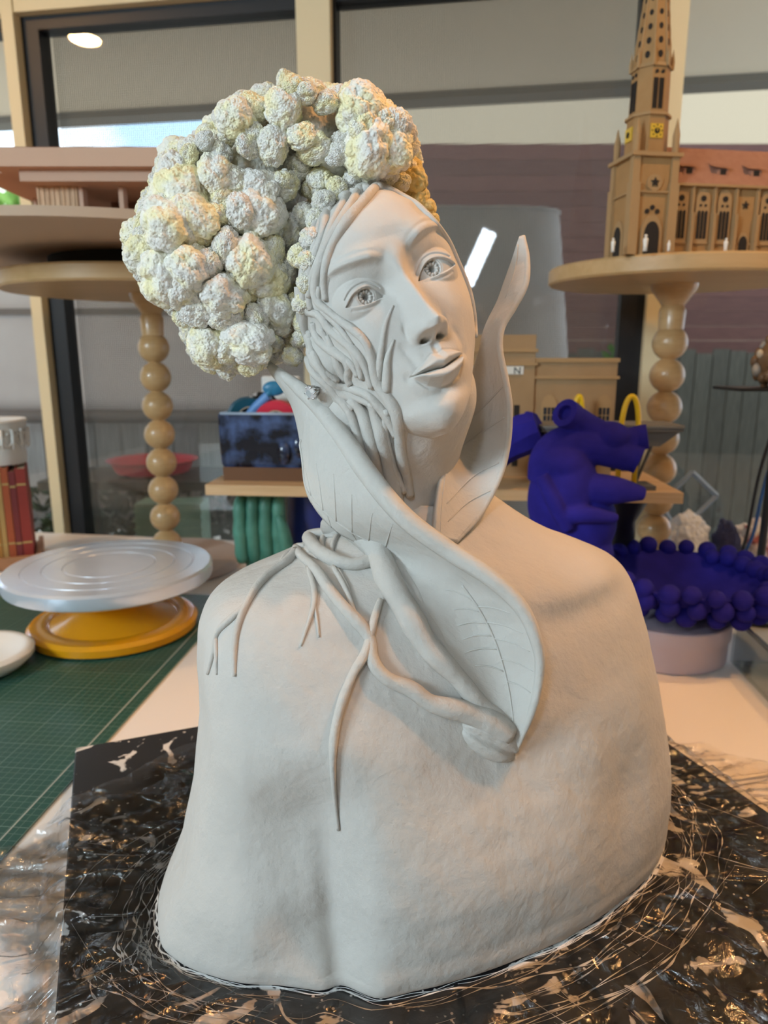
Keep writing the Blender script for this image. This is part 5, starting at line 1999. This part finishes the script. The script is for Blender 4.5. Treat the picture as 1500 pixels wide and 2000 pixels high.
# ---- silver banding wheel with yellow foot
WXc, WYc = -.468, 1.165
m_alu = mat('cast_aluminium', (.82, .88, 1.0), .25, metal=.45, bump=.12, bscale=40, col2=(.72, .78, .88), nscale=5)  # bluish sky reflection is put into the base colours of the metal
m_yf = mat('yellow_enamel', (.85, .36, .006), .22, spec=.6, coat=.5)
tt = empty('banding_wheel', (WXc, WYc, TZ + .0025), 'silver banding wheel on a glossy yellow foot standing on the cutting mat', 'turntable')
MB().lathe([(.128, .0005), (.138, .004), (.140, .016), (.134, .022), (.112, .024), (.104, .020), (.08, .030), (.058, .040), (.044, .046)], (WXc, WYc, TZ + .0025), 80).build('foot', m_yf, tt, smooth=35)
MB().lathe([(.040, .044), (.040, .078), (.044, .080)], (WXc, WYc, TZ + .0025), 48).build('column', m_yf, tt, smooth=35)
R_ = .170
prof = [(.05, .080), (.155, .086), (R_ - .002, .092), (R_, .096), (R_, .112), (R_ - .004, .116)]
for g_ in (.138, .106, .074):
    prof += [(g_ + .0016, .116), (g_ + .0008, .1145), (g_ - .0008, .1145), (g_ - .0016, .116)]
prof += [(.01, .1165)]
MB().lathe(prof, (WXc, WYc, TZ + .0025), 128).build('wheel_head', m_alu, tt, smooth=30)

# ---- cutting mat
m_mat = mat('green_cutting_mat', (.012, .075, .055), .38, spec=.4)
t = m_mat.node_tree
b = t.nodes['Principled BSDF']
c = t.nodes.new('ShaderNodeTexCoord')
sx_ = t.nodes.new('ShaderNodeSeparateXYZ')
t.links.new(c.outputs['Object'], sx_.inputs[0])


def line_mask(sock, pitch, half):
    m1 = t.nodes.new('ShaderNodeMath')
    m1.operation = 'PINGPONG'
    m1.inputs[1].default_value = pitch / 2
    t.links.new(sock, m1.inputs[0])
    m2 = t.nodes.new('ShaderNodeMath')
    m2.operation = 'LESS_THAN'
    m2.inputs[1].default_value = half
    t.links.new(m1.outputs[0], m2.inputs[0])
    return m2.outputs[0]


masks = [line_mask(sx_.outputs[0], .01, .00022), line_mask(sx_.outputs[1], .01, .00022), line_mask(sx_.outputs[0], .05, .0005), line_mask(sx_.outputs[1], .05, .0005)]
acc = masks[0]
for k in masks[1:]:
    mm = t.nodes.new('ShaderNodeMath')
    mm.operation = 'MAXIMUM'
    t.links.new(acc, mm.inputs[0])
    t.links.new(k, mm.inputs[1])
    acc = mm.outputs[0]
sc_ = t.nodes.new('ShaderNodeMath')
sc_.operation = 'MULTIPLY'
sc_.inputs[1].default_value = .5
t.links.new(acc, sc_.inputs[0])
n_ = t.nodes.new('ShaderNodeTexNoise')
n_.inputs['Scale'].default_value = 7
n_.inputs['Detail'].default_value = 6
t.links.new(c.outputs['Object'], n_.inputs['Vector'])
rp_ = t.nodes.new('ShaderNodeValToRGB')
rp_.color_ramp.elements[0].color = (.010, .062, .048, 1)
rp_.color_ramp.elements[1].color = (.022, .10, .075, 1)
t.links.new(n_.outputs['Fac'], rp_.inputs['Fac'])
mx = t.nodes.new('ShaderNodeMix')
mx.data_type = 'RGBA'
mx.inputs[7].default_value = (.30, .42, .36, 1)
t.links.new(sc_.outputs[0], mx.inputs[0])
t.links.new(rp_.outputs[0], mx.inputs[6])
t.links.new(mx.outputs[2], b.inputs['Base Color'])
ma = empty('cutting_mat', (-.372, .48, TZ), 'large green cutting mat with pale grid lines at left', 'cutting mat', rz=math.radians(-5.5))
MB().box(-.95, 0, 0, .86, .0003, .0025).build('mat_sheet', m_mat, ma, local=True)
MB().box(-.0185, -.0165, .0, .86, .00252, .0027).build('border_line', mat('mat_print', (.36, .40, .36), .6), ma, local=True)

# ---- left edge: books on a wooden tray, lace pedestal, white dish
bkY = 1.45
m_tray = mat('tray_wood', (.36, .17, .08), .55, col2=(.42, .21, .10), nscale=10, stretch=(2, 12, 12))
TRO = at_z(82, 1092, TZ + .02)
TRO = np.array([TRO[0], TRO[1], TZ])
TRR = math.radians(24)
tr_ = empty('wooden_tray', tuple(TRO), 'reddish wooden tray under the row of books at left', 'tray', rz=TRR)
MB().box(-.36, 0, 0, .19, .003, .018).build('tray_floor', m_tray, tr_, local=True)
MB().box(-.36, 0, 0, .010, .018, .030).build('tray_side', m_tray, tr_, local=True)
MB().box(-.010, 0, .010, .19, .018, .030).build('tray_side', m_tray, tr_, local=True)
x = -.016
for k, (w_, h_, cc, nm) in enumerate(((.020, .205, (.30, .035, .025), 'dark red'), (.012, .20, (.20, .03, .03), 'thin maroon'), (.014, .208, (.42, .09, .03), 'rust brown'), (.010, .195, (.50, .30, .10), 'thin ochre'), (.018, .20, (.45, .20, .04), 'orange-brown'), (.02, .20, (.12, .06, .04), 'dark brown'), (.016, .205, (.55, .34, .12), 'tan'))):
    bo = TRO + np.array([math.cos(TRR) * (x - w_ / 2) - math.sin(TRR) * .02, math.sin(TRR) * (x - w_ / 2) + math.cos(TRR) * .02, .0185])
    e = empty('book', tuple(bo), '%s book upright on the wooden tray' % nm, 'book', 'books on the tray', rz=TRR)
    mk = mat('book_' + nm.replace(' ', '_'), cc, .6)
    hw_ = w_ / 2
    MB().box(-hw_, hw_, 0, .003, 0, h_).build('spine', mk, e, local=True)
    MB().box(hw_ - .0018, hw_, .003, .14, 0, h_).build('cover', mk, e, local=True)
    MB().box(-hw_, -hw_ + .0018, .003, .14, 0, h_).build('cover', mk, e, local=True)
    MB().box(-hw_ + .0018, hw_ - .0018, .003, .136, .002, h_ - .003).build('pages', mat('paper', (.68, .58, .42), .8), e, local=True)
    for q in (.18, .82):
        MB().box(-hw_ * .96, hw_ * .96, -.0006, 0, h_ * q, h_ * q + .004).build('spine_band', mat('gilt', (.5, .34, .12), .5), e, local=True)
    x -= w_ + .0012
lz = TZ + .0185 + .2085
LPY = TRO[1] + .07
lx = at_y(46, 830, LPY)[0] - .068
lp = empty('lace_pot', (lx, LPY, lz), 'white ceramic pot with lace-like fringe standing on the books', 'pot')
MB().lathe([(.060, .0005), (.062, .01), (.060, .05), (.066, .09), (.070, .096), (.067, .1), (.058, .098), (.055, .05)], (lx, LPY, lz), 48, True, False).build('body', m_white, lp, smooth=40)
for k in range(18):
    a_ = k * 2 * math.pi / 18
    c_ = np.array([lx + .067 * math.cos(a_), LPY + .067 * math.sin(a_), lz + .062])
    tn = np.array([-math.sin(a_), math.cos(a_), 0])
    P = [c_ + tn * .011 * math.cos(q) + np.array([0, 0, .018 * math.sin(q)]) for q in np.linspace(math.pi, 2 * math.pi, 12)]
    MB().tube(P, .0022, 6).build('lace_loop', m_white, lp, smooth=True)
    q = c_ + tn * .011 + np.array([0, 0, -.012])
    MB().tube([q + np.array([0, 0, .03]), q, q - np.array([0, 0, .016])], [.004, .0035, .0008], 8).build('lace_drop', m_white, lp, smooth=True)
    MB().sphere(c_ + np.array([0, 0, .008]), .004, 8, 6).build('lace_knot', m_white, lp, smooth=True)
dxx = at_y(56, 1270, 1.0)[0] - .085
MB().lathe([(.05, .0005), (.070, .004), (.084, .018), (.085, .026), (.080, .030), (.070, .029), (.062, .020), (.03, .014), (.01, .013)], (dxx, 1.0, TZ + .0026), 64).build('ceramic_dish', m_white, smooth=45,
      label='white round ceramic dish on the cutting mat at the left edge', cat='dish')

# ---- right edge
m_clear = glass_mat('clear_plastic', (.80, .83, .84), .08, 1.6)
ta, tb2 = at_z(1426, 1292, TZ), at_z(1502, 1374, TZ)
tdv = (tb2 - ta) / np.linalg.norm(tb2 - ta)
cn = empty('plastic_tub', tuple(ta), 'clear grey plastic storage tub full of dark bits at the right edge', 'container', rz=math.atan2(tdv[1], tdv[0]))
TL, TW_, TH_ = .22, .16, .072
for bb, nm in (((0, TL, 0, .004), 'side'), ((0, .004, .004, TW_), 'side'), ((TL - .004, TL, .004, TW_), 'side'), ((0, TL, TW_, TW_ + .004), 'side')):
    MB().box(*bb, .0005, TH_).build(nm, m_clear, cn, local=True)
MB().box(.004, TL - .004, .004, TW_, .0005, .004).build('bottom', m_clear, cn, local=True)
MB().tube([(0, 0, TH_), (TL, 0, TH_), (TL, TW_ + .004, TH_), (0, TW_ + .004, TH_), (0, 0, TH_)], .004, 8).build('rim', m_clear, cn, local=True, smooth=True)
for k in range(16):
    rr_ = np.random.default_rng(40 + k)
    p_ = np.array([.03 + (TL - .06) * rr_.uniform(), .03 + (TW_ - .06) * rr_.uniform(), .014 + .0025 * k])
    q_ = p_ + np.array([.02 * rr_.normal(), .012 * rr_.normal(), .008])
    MB().tube([p_, (p_ + q_) / 2, q_], [.009, .011, .006], 8).build('scrap_piece', mat('dark_scrap_%d' % (k % 3), ((.05, .055, .06), (.16, .13, .11), (.09, .09, .1))[k % 3], .5), cn, local=True, smooth=40)

OY = 1.22
orn_x = at_y(1502, 710, OY)[0]
orz = at_y(1480, 762, OY)[2]
os_ = empty('shell_ornament', (orn_x, OY, TZ), 'cream and brown shell-covered ornament on a black stand at the right edge', 'ornament')
MB().lathe([(.05, .0005), (.05, .008), (.007, .012), (.006, orz - TZ - .006), (.006, orz - TZ)], (orn_x + .025, OY, TZ), 24).build('pole', m_blk, os_, smooth=40)
MB().box(orn_x - .068, orn_x + .08, OY - .05, OY + .05, orz, orz + .005).build('plate', m_blk, os_)
sh0 = None
msh = [mat('cowrie_shell', (.66, .58, .46), .25), mat('brown_shell', (.22, .13, .07), .25), mat('grey_shell', (.45, .42, .38), .3)]
osr = np.random.default_rng(2)
MB().sphere((orn_x + .012, OY, orz + .046), (.030, .030, .040), 20, 14).build('core', msh[1], os_, smooth=True)
for k in range(70):
    d_ = osr.normal(size=3)
    d_ /= np.linalg.norm(d_)
    p_ = np.array([orn_x + .012, OY, orz + .046]) + d_ * np.array([.032, .032, .042])
    MB().sphere(p_, np.array([.0065, .0065, .009]) * osr.uniform(.8, 1.2), 10, 7).build('shell', msh[osr.integers(3)], os_, smooth=True)

for lab, cc, P in (('black cable dropping down the right edge', (.01, .01, .012), [(1512, 830, 1.3), (1482, 930, 1.3), (1462, 1030, 1.3), (1448, 1085, 1.3)]), ('blue cable beside the black one at the right edge', (.02, .09, .30), [(1512, 880, 1.31), (1490, 960, 1.31), (1472, 1040, 1.31), (1455, 1085, 1.31)])):
    Q = [at_y(*p) for p in P]
    Q = Q + [np.array([Q[-1][0] - .01, 1.3, TZ + .004]), np.array([Q[-1][0] + .12, 1.28, TZ + .004])]
    MB().tube(catmull(np.array(Q), 40), .0032, 8).build('cable', mat('cable_%d' % int(cc[2] * 100), cc, .5), smooth=True, label=lab, cat='cable', group='cables')

fr_ = empty('picture_frame', (at_y(1355, 1040, 1.62)[0], 1.62, TZ), 'thin pale blue square frame leaning tilted against the right window', 'frame')
fp = [at_y(*p, 1.60) for p in ((1312, 1010), (1352, 918), (1402, 962), (1330, 1040))]
fp = [at_y(1288, 985, 1.60), at_y(1352, 922, 1.60), at_y(1400, 968, 1.60), at_y(1325, 1040, 1.60)]
for k in range(4):
    MB().tube([fp[k], fp[(k + 1) % 4]], .006, 4).build('frame_bar', mat('pale_blue_frame', (.25, .32, .42), .5), fr_)
MB().tube([fp[3], (fp[3][0], 1.60, TZ + .001)], .006, 6).build('prop_leg', mat('pale_blue_frame', (.25, .32, .42), .5), fr_)


def crumple(label, c_, r_, m, seed):
    rr_ = np.random.default_rng(seed)
    V = ico_v[:2562] if False else ico_v
    n_ = vnoise(V + seed, .9, 3)
    P = V * (1 + .28 * np.abs(n_)[:, None] - .1 * np.abs(vnoise(V + seed * 2, 2.1, 2))[:, None]) * np.array(r_) + np.array(c_)
    P[:, 2] = np.maximum(P[:, 2], TZ + .001)
    return MB().add(P, ico_f).build('plastic_bag', m, smooth=False, label=label, cat='bag', group='bags on the window side of the table')


m_bag = mat('white_bag', (.72, .72, .74), .35, spec=.6)
bpx = lambda px: at_y(px, 1080, 1.56)[0]
crumple('crumpled white plastic bag beside the right bead column', (bpx(1340), 1.56, TZ + .055), (.042, .05, .062), m_bag, 1)
crumple('crumpled navy cloth between the white bags', (bpx(1408), 1.54, TZ + .045), (.022, .04, .058), mat('navy_cloth', (.03, .035, .10), .8), 2)
crumple('white bag with dull red print farther right', (bpx(1468), 1.56, TZ + .045), (.036, .05, .052), mat('printed_bag', (.72, .70, .70), .4, col2=(.35, .10, .10), nscale=30, lo=.5, hi=.62), 3)
